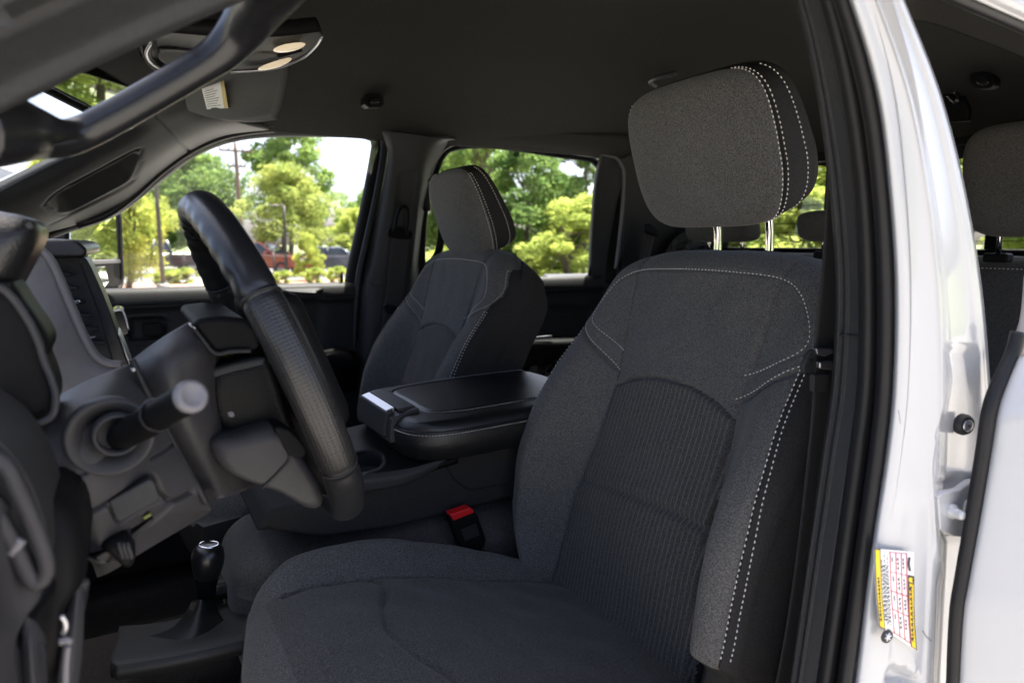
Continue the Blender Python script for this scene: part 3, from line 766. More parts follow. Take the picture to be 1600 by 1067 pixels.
        def sub(nm, fs, m, pr):
            q = np.array(fs); u_, inv = np.unique(q.reshape(-1), return_inverse=True)
            return mesh(nm, flat[u_], inv.reshape(-1, 4).tolist(), m, pr)
        hr = sub('headrest', reg[0], 'cloth', par)
        sub('headrest_side', reg[1], 'sidecloth', hr)
        def ln(c, l0, l1, lift=1.005):
            la = np.linspace(l0, l1, 60); v = np.zeros((60, 3))
            v[:, 0] = -0.049 * sg_(np.cos(np.full(60, c)), e2) * sg_(np.cos(la), e1)
            v[:, 1] = 0.146 * sg_(np.sin(np.full(60, c)), e2) * sg_(np.cos(la), e1)
            v[:, 2] = 0.107 * sg_(np.sin(la), e1)
            z = v[:, 2] / .107
            v[:, 1] *= 1 - 0.10 * sm((-z - 0.1)) - 0.03 * sm(z); v[:, 0] *= 1 - 0.32 * z
            v[:, 0] -= 0.012 * (1 - (v[:, 1] / .146) ** 2) * (1 - z ** 2)
            return (v * lift) @ R.T + Cn
        for sgn in (1, -1):
            o_ = (-0.6, sgn * 0.8, 0)
            for c in ((1.37, 1.50) if sgn > 0 else (1.17, 1.33)):
                stitches('headrest_stitching', ln(c if sgn > 0 else 2 * PI - c, -1.15, 1.30 if sgn < 0 else .80), hr, o_, pitch=0.0068, r=0.0010)
            stitches('headrest_stitching', ln(1.66 if sgn > 0 else 2 * PI - 1.58, -1.15, 1.05), hr, o_, pitch=0.0068, r=0.0010)
        for sy in (-.066, .034):
            b_ = np.array([0.815, SEAT_Y + sy, 0.875])
            tube('headrest_post', [b_ + (0, 0, -.02), b_ + (-.002, 0, .05), b_ + (-.018, 0, .10)], 0.0062, 'chrome', hr, seg=14, n=8)
            lathe('post_collar', [(0.0, .016), (.012, .016), (.017, .013), (.022, .004), (.022, -.01)], b_ + (0, 0, -.002), (0, 0, 1), 'black', hr)
        return hr
    headrest(root)
    # ---- cushion
    NX, NY = 190, 151
    pp = np.sin(np.linspace(-1, 1, NY) * PI / 2 * 0.94) / math.sin(PI / 2 * 0.94)
    xs = 0.66 - (np.sin((np.linspace(-.35, 1, NX)) * PI / 2 * 0.95) + math.sin(.35 * PI / 2 * .95)) / (math.sin(PI / 2 * .95) + math.sin(.35 * PI / 2 * .95)) * 0.59     # to the front edge
    wx = table([.07, .09, .12, .18, .28, .40, .52, .66], [.17, .205, .232, .255, .266, .262, .245, .225], .05)
    zx = table([.07, .12, .2, .3, .4, .5, .58, .66], [.405, .425, .430, .416, .388, .358, .338, .325], .08)
    bx_ = table([.07, .15, .25, .4, .5, .6, .66], [.008, .020, .032, .036, .030, .018, .01])
    front = 0.082 + 0.035 * np.abs(pp) ** 2.2
    X = front[None, :] + (xs[:, None] - 0.07) * ((0.66 - front[None, :]) / 0.59)
    Wc = wx(X); Sx = pp[None, :] * Wc
    a = np.abs(Sx); x = np.clip((a - .160) / np.maximum(Wc - .160, 1e-3), 0, 1)
    Z = zx(X) + bx_(X) * sm(x / .55) + 0.008 * (1 - (a / .16) ** 2).clip(0, 1)
    r1, r2 = 0.055, 0.070
    a1 = np.clip(1 - (Wc - a) / r1, 0, 1); a2 = np.clip(1 - (X - front[None, :]) / r2, 0, 1)
    rr = np.clip(np.sqrt(a1 ** 2 + a2 ** 2), 0, 1)
    Z = Z - 0.062 * (1 - np.sqrt(np.clip(1 - rr ** 2, 0, 1)))
    s2 = np.stack([Sx, X], -1).reshape(-1, 2)
    sl = [[(.150, .155), (.158, .20), (.160, .3), (.160, .45), (.158, .64)], [(-.150, .155), (-.158, .20), (-.160, .3), (-.160, .45), (-.158, .64)]]
    thigh = [[(.160, .272), (.12, .285), (.06, .262), (0, .25), (-.06, .262), (-.12, .285), (-.160, .272)]]
    hh = groove(s2, [smooth2(l) for l in sl], 0.011, 0.0042)
    hh = np.maximum(hh, groove(s2, [smooth2(l) for l in thigh], 0.0075, 0.0045))
    Z = Z - hh.reshape(Z.shape) + unrest(Sx, X, .00035) + pucker(s2, [smooth2(l) for l in sl], .0007).reshape(Z.shape)
    G = np.stack([X, SEAT_Y + Sx, Z], -1)
    ci = np.abs((Sx[:-1, :-1] + Sx[1:, 1:]) / 2); xi = (X[:-1, :-1] + X[1:, 1:]) / 2
    reg = ((ci < .160) & (xi > .13)).astype(int)
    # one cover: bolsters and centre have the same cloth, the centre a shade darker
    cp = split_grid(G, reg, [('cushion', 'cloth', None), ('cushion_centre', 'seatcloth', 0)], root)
    loop = np.concatenate([G[:, 0], G[-1, 1:-1], G[::-1, -1]])
    rows = [loop]
    for k in range(1, 9):
        f = k / 8; c = np.array([0.40, SEAT_Y, 0]); l2 = loop.copy()
        l2[:, 2] = loop[:, 2] * (1 - f) + 0.24 * f
        l2[:, :2] = loop[:, :2] + (c[:2] - loop[:, :2]) * (0.10 * f * f - 0.03 * math.sin(PI * f))
        rows.append(l2)
    R = np.array(rows)
    mesh('cushion_skirt', R.reshape(-1, 3), gridfaces(len(rows), len(loop)), 'sidecloth', root)
    # ---- base: plastic valance and rails
    rbox('seat_base', (0.42, SEAT_Y, 0.17), (0.44, 0.40, 0.15), 'black', root, 0.02)
    for sy in (-.17, .17):
        rbox('seat_rail', (0.40, SEAT_Y + sy, 0.075), (0.52, 0.04, 0.05), 'deep', root, 0.005)
    # recliner cover on the outboard side, below the backrest
    rb = np.array([[(.64 + dx, SEAT_Y - .235 - .03 * f, z) for dx, z in ((-.17, .20), (-.16, .285), (-.11, .335), (-.03, .365), (.06, .38), (.13, .37), (.15, .30), (.15, .2))] for f in (0, 1)])
    prism('recliner_cover', rb[0], rb[1], 'black', root, 0.010)
    return root

driver_seat = make_front_seat()
passenger_seat = copy_tree(driver_seat, None, (0.375, 2 * 1.1625 - SEAT_Y, 0.06), (1, -1, 1))
tag(passenger_seat, 'dark grey cloth front seat beyond the armrest console, headrest pushed fully down', 'car seat', 'front seats')
ORG[passenger_seat] = np.array(passenger_seat.location)
# its headrest is pushed down: the posts vanish into the backrest
for ch in [c for c in COL.objects if c.parent == passenger_seat and c.name.startswith('headrest')]:
    ch.location = (0.012, 0.015, -0.056); ch.scale = (1, .90, 1)
# ------------------------------------------------------------------ the cab shell
MIDY = 1.1625
cab = thing('truck_cab', (0.9, MIDY, -0.08), 'white pickup truck cab with dark grey headliner, open on the driver side', 'truck')
def W(rows): return [[np.array(q, float) for q in r] for r in rows]

# headliner: lower at the front header and over the doors
hy = np.array([-.775, -.70, -.60, -.45, -.22, 0, .22, .45, .60, .70, .775])
hz = np.array([1.190, 1.225, 1.262, 1.292, 1.306, 1.310, 1.306, 1.292, 1.262, 1.225, 1.190])
rows = []
for x, dz, k in ((-.03, -.050, .25), (.03, -.040, .5), (.12, -.024, .75), (.26, -.010, .95), (.6, 0, 1), (.9, .004, 1), (1.3, 0, 1), (1.6, -.01, 1), (1.78, -.035, .8), (1.88, -.075, .5), (1.93, -.115, .25)):
    rows.append([(x, MIDY + a, 1.190 + (b - 1.190) * k + dz * (1 - abs(a) / .9) * (1 if abs(a) < .7 else .4)) for a, b in zip(hy, hz)])
headliner_rows = W(rows)
def surf2(name, rows, m, parent, n, thick, toward, carves=None):
    """like surf, the visible side turned towards a point; thickness goes the other way"""
    c = np.asarray(rows, float); G = catmull(c, n[0]); G = np.swapaxes(catmull(np.swapaxes(G, 0, 1), n[1]), 0, 1)
    G = carve(G, carves); N = normals(G); F = gridfaces(*n)
    if np.sum(N * (np.array(toward) - G)) < 0: F = [f[::-1] for f in F]
    return mesh(name, G.reshape(-1, 3), F, m, parent, thick=thick, off=-1.0)
INSIDE = (0.8, MIDY, 0.9)
headliner = surf2('headliner', headliner_rows, 'headliner', cab, (150, 130), 0.025, INSIDE, [
    ('line', [(300, 110), (420, 120), (520, 60), (600, 0)], .004, 7)])
roof = surf2('roof_panel', [[q + np.array([0, (q[1] - MIDY) * .06, .045]) for q in r] for r in headliner_rows], 'white', cab, (40, 40), 0.004, (.8, MIDY, 5))

# floor with the transmission hump, toe board, rear wall
fy = [-.80, -.74, -.40, -.30, -.22, 0, .22, .30, .40, .74, .80]
frows = []
for x, h in ((-.85, .62), (-.62, .40), (-.45, .12), (-.2, 0), (.3, 0), (.9, 0), (1.4, 0), (1.95, 0)):
    hump = .21 if x < .4 else .12
    frows.append([(x, MIDY + a, max(h + z, z + h) ) for a, z in zip(fy, (.06, .0, .0, hump * .45, hump * .92, hump, hump * .92, hump * .45, .0, .0, .06))])
surf2('floor', W(frows), 'carpet', cab, (90, 90), 0.02, INSIDE)
surf2('rear_wall', W([[(1.955 + .0 * z, MIDY + a, z) for a in (-.80, -.4, 0, .4, .80)] for z in (0, .45, .88)]), 'trimlow', cab, (20, 20), 0.02, INSIDE)
# rear window with its black frame and slider
rw = thing('rear_window', (1.95, MIDY, .88), 'tinted sliding rear window of the cab with trees behind it', 'window')
rect = lambda y0, y1, z0, z1, x: [(x, y0, z0), (x, y1, z0), (x + .02, y1, z1), (x + .02, y0, z1)]
mesh('pane', rect(MIDY - .68, MIDY + .68, .88, 1.19, 1.93), [(0, 1, 2, 3)], 'glassdark', rw, smooth=False)
for y in (MIDY - .235, MIDY + .235): rbox('slider_frame', (1.915, y, 1.035), (.022, .030, .32), 'black', rw, .004)
for z0, z1 in ((.845, .885), (1.150, 1.20)): rbox('window_frame', (1.92, MIDY, (z0 + z1) / 2), (.05, 1.44, z1 - z0), 'black', rw, .006)
for s_ in (-1, 1): rbox('window_frame', (1.92, MIDY + s_ * .70, 1.03), (.05, .06, .34), 'black', rw, .006)
for k in range(9): rbox('heater_wire', (1.926, MIDY, .905 + k * .029), (.0012, 1.30, .0014), 'black', rw, 0)

# corners behind the rear doors
def corner(s_, m='trim'):
    r = []
    for z, i in ((-.02, 0), (.4, 0), (.8, 0), (1.0, .012), (1.12, .03), (1.20, .06)):
        r.append([(1.42, MIDY + s_ * (.80 - i), z), (1.52, MIDY + s_ * (.795 - i), z), (1.66, MIDY + s_ * (.78 - i), z), (1.78, MIDY + s_ * (.755 - i), z), (1.87, MIDY + s_ * (.715 - i), z), (1.93, MIDY + s_ * (.66 - i), z)])
    return surf2('pillar_trim', W(r), m, cab, (40, 40), 0.02, INSIDE)
corner(1); corner(-1)

# ------------------------------------------------------------------ passenger side: pillar between the doors
YP = 1.93
bp = psurf('pillar_trim', [
    [(596, 205, 1.90), (612, 206, 1.885), (640, 209, 1.880), (675, 214, 1.882), (712, 218, 1.90)],
    [(602, 222, 1.915), (616, 224, 1.89), (640, 226, 1.882), (668, 232, 1.886), (700, 224, 1.93)],
    [(606, 245, 1.92), (618, 246, 1.895), (642, 250, 1.885), (662, 256, 1.89), (676, 262, 1.93)],
    [(598, 290, 1.93), (612, 292, 1.900), (635, 296, 1.890), (656, 298, 1.895), (668, 300, 1.94)],
    [(585, 350, 1.94), (600, 352, 1.905), (625, 356, 1.895), (648, 360, 1.90), (658, 362, 1.95)],
    [(572, 410, 1.95), (588, 412, 1.910), (616, 418, 1.90), (642, 424, 1.905), (654, 428, 1.955)],
    [(562, 442, 1.955), (578, 446, 1.910), (608, 450, 1.90), (640, 455, 1.905), (668, 458, 1.96)],
    [(556, 520, 1.96), (572, 522, 1.905), (602, 530, 1.895), (640, 535, 1.905), (690, 540, 1.96)],
    [(552, 640, 1.96), (568, 642, 1.90), (600, 650, 1.89), (640, 655, 1.90), (710, 660, 1.96)]], 'trim', cab, (120, 70), 0.03,
    [('line', [(558, 443), (600, 443)], .004, 1.6), ('in', [(618, 300), (622, 272), (640, 266), (655, 272), (652, 330), (640, 420), (612, 420)], .006, 9, 1)])
tube('grab_handle', [PY(674, 282, 1.90), PY(684, 300, 1.865), PY(690, 335, 1.850), PY(689, 375, 1.850), PY(681, 402, 1.862), PY(664, 418, 1.895)], .011, 'black', cab, 12, 26)
# weather strips of both passenger door openings
def strip(px, y, r, m='rubber', name='door_seal', n=60, par=cab):
    return tube(name, [PY(u, v, yy if yy else y) for u, v, yy in [(q + (None,))[:3] for q in px]], r, m, par, 10, n)
strip([(120, 352), (165, 336), (205, 308), (250, 268), (300, 233), (350, 212), (410, 202), (480, 200), (550, 202), (582, 205), (598, 216), (600, 240), (588, 310), (570, 390), (560, 440), (554, 520), (552, 640)], 1.945, .011)
strip([(668, 330), (666, 290), (678, 250), (700, 226), (740, 219), (800, 224), (880, 235), (930, 242), (962, 248), (974, 262), (972, 320), (966, 420)], 1.945, .011)
tube('door_seal', [PY(u, v, 1.90) for u, v in [(930, 238), (960, 246), (971, 258), (975, 276), (972, 330), (967, 380), (962, 420)]], .0055, 'dashlt', cab, 10, 40)

# ------------------------------------------------------------------ passenger front door
fd = thing('front_door', (0.2, 1.98, 0.0), 'closed black front passenger door with tow mirror outside its window', 'truck door')
prof = [(.786, 2.00), (.788, 1.965), (.776, 1.945), (.745, 1.935), (.725, 1.948), (.66, 1.945), (.60, 1.935), (.48, 1.93), (.30, 1.92), (.05, 1.93)]
surf2('door_panel', W([[(x, y, z) for x in (-.42, -.2, 0, .2, .4, .63)] for z, y in prof]), 'trimlow', fd, (150, 150), 0.03, INSIDE, [
    ('line', [(150, 482), (350, 472), (560, 462)], .004, 2.2),
    ('in', [(202, 496), (252, 494), (262, 502), (260, 530), (202, 534)], .018, 5),
    ('line', [(198, 492), (256, 490), (266, 500), (264, 534), (200, 538)], .003, 2),
    ('in', [(438, 468), (500, 464), (506, 474), (503, 552), (440, 556)], .010, 6),
    ('line', [(436, 465), (502, 461), (510, 472), (506, 556)], .003, 2)])
slab('inner_handle', [(222, 507), (250, 504), (255, 512), (253, 524), (224, 526)], 1.935, .015, 'black', fd, .003)
psurf('armrest', [[(480, 556, 1.93), (510, 546, 1.90), (535, 545, 1.90), (556, 550, 1.93)], [(470, 566, 1.86), (505, 556, 1.84), (535, 555, 1.85), (556, 560, 1.88)], [(470, 590, 1.86), (505, 582, 1.85), (535, 580, 1.85), (556, 580, 1.88)], [(480, 620, 1.93), (510, 612, 1.92), (535, 612, 1.92), (556, 612, 1.93)]], 'black', fd, (24, 24), .01)
tube('lock_pin', [PY(534, 446, 1.965), PY(534, 426, 1.965)], .0035, 'black', fd, 10, 4)
fr_in = [(60, 372), (100, 356), (150, 341), (190, 321), (225, 294), (260, 266), (300, 238), (350, 217), (410, 207), (480, 206), (552, 208), (578, 212), (588, 222), (586, 246), (570, 330), (552, 412), (546, 448)]
tube('window_frame', [PY(u, v, 1.975) for u, v in fr_in], .012, 'black', fd, 10, 70, flat=(1.0, 1.8))
mesh('window_pane', [(-.45, 1.99, .77), (.58, 1.99, .77), (.70, 1.955, 1.20), (.0, 1.955, 1.20)], [(0, 1, 2, 3)], 'glass', fd, smooth=False)
# the inside pillar post between glass and seal
psurf('window_post', [[(590, 210, 1.96), (602, 212, 1.945)], [(588, 246, 1.965), (603, 250, 1.945)], [(571, 330, 1.972), (588, 335, 1.95)], [(552, 415, 1.98), (570, 418, 1.955)], [(544, 450, 1.98), (562, 450, 1.955)]], 'black', fd, (30, 8), .02)
# tow mirror
def mslab(name, poly, off, dep, m, par, bev, cv=0):
    if cv: poly = catmull(np.array(poly, float), len(poly) * cv, closed=True)
    A = np.array([PY(u, v, 2.19 + .0024 * (u - 110) + off) for u, v in poly]); return prism(name, A, A + np.array([-.4, .5, 0]) * dep * 1.5, m, par, bev)
tm = mslab('mirror_housing', [(103, 352), (112, 330), (150, 322), (178, 320), (186, 330), (190, 400), (192, 440), (186, 454), (120, 456), (100, 450)], .040, .09, 'black', fd, .010, 3)
mm = mslab('mirror_glass', [(110, 340), (174, 328), (180, 336), (184, 404), (110, 407)], .0, .004, 'mirror', tm, .0)
mslab('mirror_rim', [(108, 408), (188, 405), (190, 411), (108, 414)], -.004, .012, 'dashlt', tm, .002)
mslab('mirror_glass', [(110, 418), (164, 416), (170, 440), (162, 450), (110, 452)], .0, .004, 'mirror', tm, .0)
tube('mirror_rim', [PY(u, v, 2.19 + .0024 * (u - 110)) for u, v in [(108, 344), (150, 327), (178, 324), (186, 334), (189, 400), (190, 440), (184, 452)]], .006, 'dash', tm, 8, 40)
tube('mirror_arm', [PY(104, 350, 2.0), PY(106, 350, 2.12), PY(112, 348, 2.24)], .018, 'black', tm, 10, 10)
tube('mirror_arm', [PY(104, 440, 2.0), PY(106, 442, 2.12), PY(112, 440, 2.24)], .018, 'black', tm, 10, 10)

# ------------------------------------------------------------------ passenger rear door
rd = thing('rear_door', (1.05, 1.98, 0.0), 'closed black rear passenger door with bright green trees behind its window', 'truck door')
surf2('door_panel', W([[(x, y, z) for x in (.70, .9, 1.1, 1.3, 1.46)] for z, y in prof]), 'trimlow', rd, (90, 90), 0.03, INSIDE, [
    ('line', [(840, 452), (940, 452)], .004, 2.2), ('in', [(840, 478), (925, 478), (925, 520), (830, 520)], .012, 6)])
psurf('armrest', [[(780, 535, 1.93), (830, 528, 1.92), (900, 526, 1.93)], [(780, 545, 1.86), (830, 538, 1.85), (900, 534, 1.86)], [(780, 580, 1.86), (830, 572, 1.86), (900, 566, 1.87)]], 'black', rd, (16, 24), .02)
slab('pull_trim', [(826, 527), (862, 524), (864, 529), (826, 532)], 1.858, .004, 'silver', rd, .001)
fr2 = [(664, 440), (656, 405), (660, 330), (672, 285), (686, 246), (706, 229), (750, 225), (800, 229), (870, 240), (915, 246), (930, 254), (937, 270), (934, 330), (928, 400), (922, 438)]
tube('window_frame', [PY(u, v, 1.975) for u, v in fr2], .010, 'black', rd, 10, 70, flat=(1.0, 1.8))
mesh('window_pane', [(.62, 1.992, .77), (1.47, 1.992, .77), (1.48, 1.955, 1.20), (.62, 1.955, 1.20)], [(0, 1, 2, 3)], 'glassdark', rd, smooth=False)
psurf('window_post', [[(938, 246, 1.965), (968, 254, 1.94)], [(942, 270, 1.965), (974, 276, 1.93)], [(938, 340, 1.975), (970, 345, 1.935)], [(930, 410, 1.98), (964, 412, 1.94)], [(924, 440, 1.985), (960, 442, 1.945)]], 'black', rd, (30, 10), .03)
psurf('window_sill', [[(850, 428, 1.99), (925, 427, 1.99)], [(850, 434, 1.955), (925, 433, 1.955)], [(850, 440, 1.95), (925, 438, 1.95)]], 'dash', rd, (10, 10), .01)

# ------------------------------------------------------------------ passenger windscreen pillar
ap = psurf('pillar_trim', [
    [(-190, 420, 1.74), (-190, 436, 1.78), (-180, 452, 1.84), (-175, 470, 1.93)],
    [(-60, 336, 1.74), (-50, 352, 1.77), (-35, 376, 1.84), (-20, 398, 1.94)],
    [(0, 300, 1.73), (18, 320, 1.76), (50, 348, 1.84), (66, 366, 1.94)],
    [(70, 263, 1.72), (90, 288, 1.75), (118, 322, 1.84), (132, 347, 1.94)],
    [(135, 232, 1.72), (158, 252, 1.75), (180, 290, 1.84), (196, 316, 1.94)],
    [(190, 206, 1.72), (210, 226, 1.75), (232, 256, 1.83), (252, 268, 1.935)],
    [(236, 184, 1.71), (256, 200, 1.75), (278, 224, 1.82), (300, 234, 1.93)],
    [(262, 168, 1.71), (285, 184, 1.75), (318, 204, 1.82), (352, 212, 1.925)],
    [(290, 150, 1.71), (320, 166, 1.75), (370, 190, 1.81), (420, 203, 1.915)]], 'trim', cab, (150, 90), 0.025, [
    ('in', [(72, 320), (92, 302), (150, 270), (212, 238), (218, 243), (206, 275), (196, 286), (112, 330), (92, 331)], .030, 22),
    ('line', [(68, 323), (90, 301), (150, 268), (213, 235), (220, 242), (208, 277), (197, 289), (112, 333), (90, 334), (68, 323)], .003, 1.7),
    ('line', [(243, 182), (268, 206), (296, 238)], .005, 1.8), ('line', [(76, 352), (110, 336), (200, 290), (214, 270), (222, 252)], .002, 1.6)])
# roof rail trim between that pillar and the headliner
psurf('roof_rail_trim', [[(280, 232, 1.935), (350, 208, 1.925), (420, 199, 1.915), (500, 198, 1.91), (600, 203, 1.905), (712, 215, 1.905), (850, 232, 1.905), (975, 248, 1.90)],
    [(275, 212, 1.84), (340, 190, 1.86), (420, 182, 1.87), (500, 182, 1.875), (600, 188, 1.875), (712, 202, 1.875), (850, 222, 1.875), (990, 238, 1.86)],
    [(270, 182, 1.74), (330, 160, 1.78), (410, 150, 1.81), (500, 155, 1.83), (600, 166, 1.835), (712, 182, 1.835), (850, 204, 1.835), (1000, 218, 1.80)]], 'headliner', cab, (20, 90), .02)

# windscreen
mesh('windscreen', [(-.92, .36, .70), (-.92, 1.97, .70), (-.02, 1.80, 1.15), (-.02, .525, 1.15)], [(0, 1, 2, 3)], 'glass', cab, smooth=False)
slab('windscreen_sticker', [(-30, 256), (0, 262), (22, 270), (0, 280), (-30, 290)], 1.66, .001, 'paper', cab, 0)

# ------------------------------------------------------------------ driver side: pillar between the doors
BV = [-160, 0, 150, 300, 450, 600, 710, 860, 1060, 1250]
def brow(us, y): return [(u, v, y) for u, v in zip(us, BV)]
trimL = brow([1180, 1242, 1276, 1296, 1306, 1299, 1284, 1262, 1234, 1205], .455)
trimM = brow([1200, 1262, 1296, 1318, 1328, 1322, 1306, 1284, 1254, 1225], .405)
seal1 = brow([1226, 1284, 1316, 1336, 1344, 1340, 1326, 1304, 1276, 1246], .392)
seal2 = brow([1246, 1308, 1345, 1365, 1371, 1369, 1357, 1338, 1308, 1280], .372)
whiteL = brow([1264, 1326, 1369, 1388, 1397, 1394, 1383, 1360, 1335, 1308], .356)
tcols = [[trimL[i], ((trimL[i][0] * .4 + trimM[i][0] * .6), BV[i], .412), trimM[i], seal1[i]] for i in range(10)]
psurf('pillar_trim', [[(c[0][0] + 4, c[0][1], .50)] + c for c in tcols], 'trim', cab, (120, 36), .012)
tube('trim_joint', [PY(1304, 520, .449), PY(1316, 523, .4115), PY(1328, 524, .4035), PY(1342, 525, .391)], .0012, 'deep', cab, 6, 12)
# two rubber beads run down the opening, a deep joint between them
def bead(a, b, ya, yb, r, nm='door_seal', m='rubber'):
    pts = [PY((p_[0] + q[0]) / 2, p_[1], (ya + yb) / 2) for p_, q in zip(a, b)]
    return tube(nm, pts, r, m, cab, 14, 70)
bead(seal1, seal2, .392, .376, .0085)
bead(seal2, whiteL, .372, .350, .0068)
psurf('seal_channel', [[(seal1[i][0] - 4, BV[i], .400), (seal2[i][0], BV[i], .392), (whiteL[i][0] + 4, BV[i], .372)] for i in range(10)], 'deep', cab, (60, 8), .01)
wr = [1345, 1412, 1470, 1508, 1533, 1546, 1550, 1552, 1556, 1560]
wrows = []
for i in range(10):
    a = whiteL[i][0]; b = wr[i]; v = BV[i]; w_ = b - a
    wrows.append([(a - 3, v, .366), (a + .02 * w_, v, .352), (a + .10 * w_, v, .346), (a + .30 * w_, v, .343), (a + .46 * w_, v, .340), (a + .54 * w_, v, .338),
                  (a + .62 * w_, v, .348), (a + .80 * w_, v, .352), (a + .94 * w_, v, .350), (a + 1.0 * w_, v, .358), (a + 1.0 * w_ + 2, v, .42)])
pil = psurf('door_pillar', wrows, 'white', cab, (200, 110), .012, [
    ('in', [(1478, 545), (1520, 540), (1530, 570), (1528, 740), (1470, 760), (1455, 740), (1462, 680), (1482, 600)], .004, 14, 1),
    ('in', [(1462, 752), (1545, 742), (1545, 845), (1462, 845)], .004, 4),
    ('in', [(1390, 1045), (1420, 1048), (1440, 1075), (1390, 1075)], .012, 8, 1),
    ('line', [(1385, 1010), (1386, 1022)], -.0015, 4)] + [('line', [(1462, 690), (1456, 760), (1462, 850), (1470, 900)], -.0016, 3), ('line', [(1427, 1040), (1428, 1048)], -.0015, 4)])

tube('scratch', [PY(u, v, .3365) for u, v in [(1442, 985), (1446, 992), (1455, 1001)]], .00035, 'ink', pil, 5, 8)
tube('scratch', [PY(u, v, .3380) for u, v in [(1404, 640), (1407, 662)]], .0002, 'dash', pil, 5, 4)
# ------------------------------------------------------------------ driver side windscreen pillar with its grab handle (close to the lens)
dp = thing('windscreen_pillar', (0.0, .46, .80), 'dark windscreen pillar with grab handle crossing the upper left corner', 'pillar')
psurf('pillar_trim', [
    [(-140, 84, .43), (-60, 42, .43), (0, 10, .43), (20, 0, .43), (165, -68, .43), (325, -140, .43), (560, -240, .43)],
    [(-140, 140, .455), (-60, 86, .455), (0, 56, .455), (40, 38, .455), (170, -22, .455), (325, -92, .455), (560, -190, .455)],
    [(-140, 160, .47), (-60, 112, .47), (0, 84, .47), (44, 64, .47), (170, 6, .47), (325, -62, .47), (560, -160, .47)],
    [(-140, 196, .49), (-60, 160, .49), (0, 130, .49), (48, 106, .49), (170, 48, .49), (325, -20, .49), (560, -120, .49)],
    [(-140, 240, .50), (-60, 205, .50), (0, 174, .50), (52, 148, .50), (168, 90, .50), (326, 20, .50), (560, -80, .50)],
    [(-140, 246, .53), (-60, 210, .53), (0, 178, .53), (54, 152, .53), (170, 95, .53), (328, 25, .53), (560, -74, .53)]], 'trim', dp, (70, 80), .012,
    [('line', [(-100, 100), (0, 52), (190, -36), (400, -130)], .006, 7)])
hp = [(-60, 204, .52), (0, 200, .545), (50, 208, .575), (95, 216, .592), (130, 207, .60), (172, 186, .60), (232, 152, .60), (300, 112, .60), (345, 82, .598), (376, 48, .588), (402, 8, .565), (430, -40, .53), (460, -90, .50)]
hr_ = [.024, .023, .0180, .0135, .0120, .0120, .0122, .0126, .0140, .0165, .0200, .025, .028]
tube('grab_handle', [PY(*q) for q in hp], hr_, 'leather_smooth', dp, 20, 90)
tube('handle_seam', [PY(-60, 214, .50), PY(0, 205, .525), PY(60, 226, .552), PY(120, 222, .575)], .0012, 'deep', dp, 6, 30)

# ------------------------------------------------------------------ roof console, visor, mirror
oc = thing('roof_console', (.16, 1.16, 1.17), 'dark roof console with two warm reading lamps lit', 'roof console')
psurf('console_shell', [
    [(226, 72, 1.10), (250, 52, 1.04), (330, 56, 1.02), (420, 58, 1.0), (500, 50, 1.02)],
    [(224, 82, 1.12), (252, 66, 1.09), (330, 72, 1.08), (420, 74, 1.06), (505, 58, 1.06)],
    [(228, 98, 1.16), (256, 92, 1.16), (335, 96, 1.16), (425, 90, 1.14), (495, 72, 1.11)],
    [(242, 112, 1.20), (270, 112, 1.22), (345, 114, 1.24), (425, 108, 1.22), (478, 88, 1.17)]], 'black', oc, (70, 70), .02, [
    ('in', [(246, 78), (300, 82), (350, 90), (345, 106), (262, 104), (244, 96)], .006, 5, 1), ('line', [(242, 64), (240, 90), (262, 108)], .003, 2),
    ('in', [(388, 84), (430, 80), (445, 88), (420, 100), (385, 102)], .004, 4, 1)])
psurf('storage_lid', [[(250, 80, 1.118), (300, 83, 1.115), (350, 90, 1.12)], [(248, 92, 1.14), (300, 94, 1.145), (348, 98, 1.15)], [(262, 103, 1.17), (300, 105, 1.185), (342, 106, 1.19)]], 'visor', oc, (16, 16), .004)
slab('reading_lamp', [(428, 76), (445, 69), (470, 66), (478, 70), (462, 77), (440, 80)], 1.045, .012, 'lamp', oc, .002, 2)
slab('reading_lamp', [(404, 106), (425, 97), (450, 90), (456, 93), (440, 102), (415, 108)], 1.15, .012, 'lamp', oc, .002, 2)
tube('shell_rim', [PY(u, v, yy - .004) for u, v, yy in [(300, 116, 1.225), (262, 111, 1.21), (238, 100, 1.175), (228, 84, 1.13), (236, 66, 1.08)]], .0022, 'silver', oc, 8, 30)
tube('shell_rim', [PY(u, v, yy - .004) for u, v, yy in [(360, 113, 1.235), (425, 108, 1.215), (470, 92, 1.18), (492, 74, 1.12), (503, 58, 1.06)]], .0022, 'silver', oc, 8, 30)
slab('lamp_switch', [(432, 84), (470, 74), (474, 80), (436, 91)], 1.075, .01, 'black', oc, .002)
sv_ = thing('sun_visor', (.15, 1.5, 1.2), 'grey folded sun visor with a white warning label, hanging beside the roof console', 'sun visor')
vis = psurf('visor_flap', [[(286, 112, 1.60), (330, 112, 1.50), (390, 108, 1.42), (442, 100, 1.36)],
    [(288, 135, 1.60), (330, 140, 1.50), (388, 138, 1.42), (438, 126, 1.36)], [(290, 160, 1.60), (330, 166, 1.50), (384, 166, 1.42), (432, 154, 1.36)],
    [(294, 173, 1.60), (330, 184, 1.50), (380, 186, 1.42), (422, 180, 1.36)]], 'visor', sv_, (30, 30), .018, [('line', [(406, 128), (404, 150), (408, 172)], .0012, 1.5), ('line', [(420, 130), (418, 150), (424, 160), (408, 174)], .0012, 1.5)])
psurf('warning_label', [[(315, 139, 1.515), (349, 126, 1.455)], [(323, 171, 1.513), (356, 169, 1.455)]], 'paper', vis, (6, 6), .001)
psurf('label_band', [[(344, 128, 1.458), (349, 126, 1.449)], [(350, 169, 1.458), (356, 168, 1.449)]], mat('label_buff', (.62, .50, .22), .7), vis, (4, 4), .001)
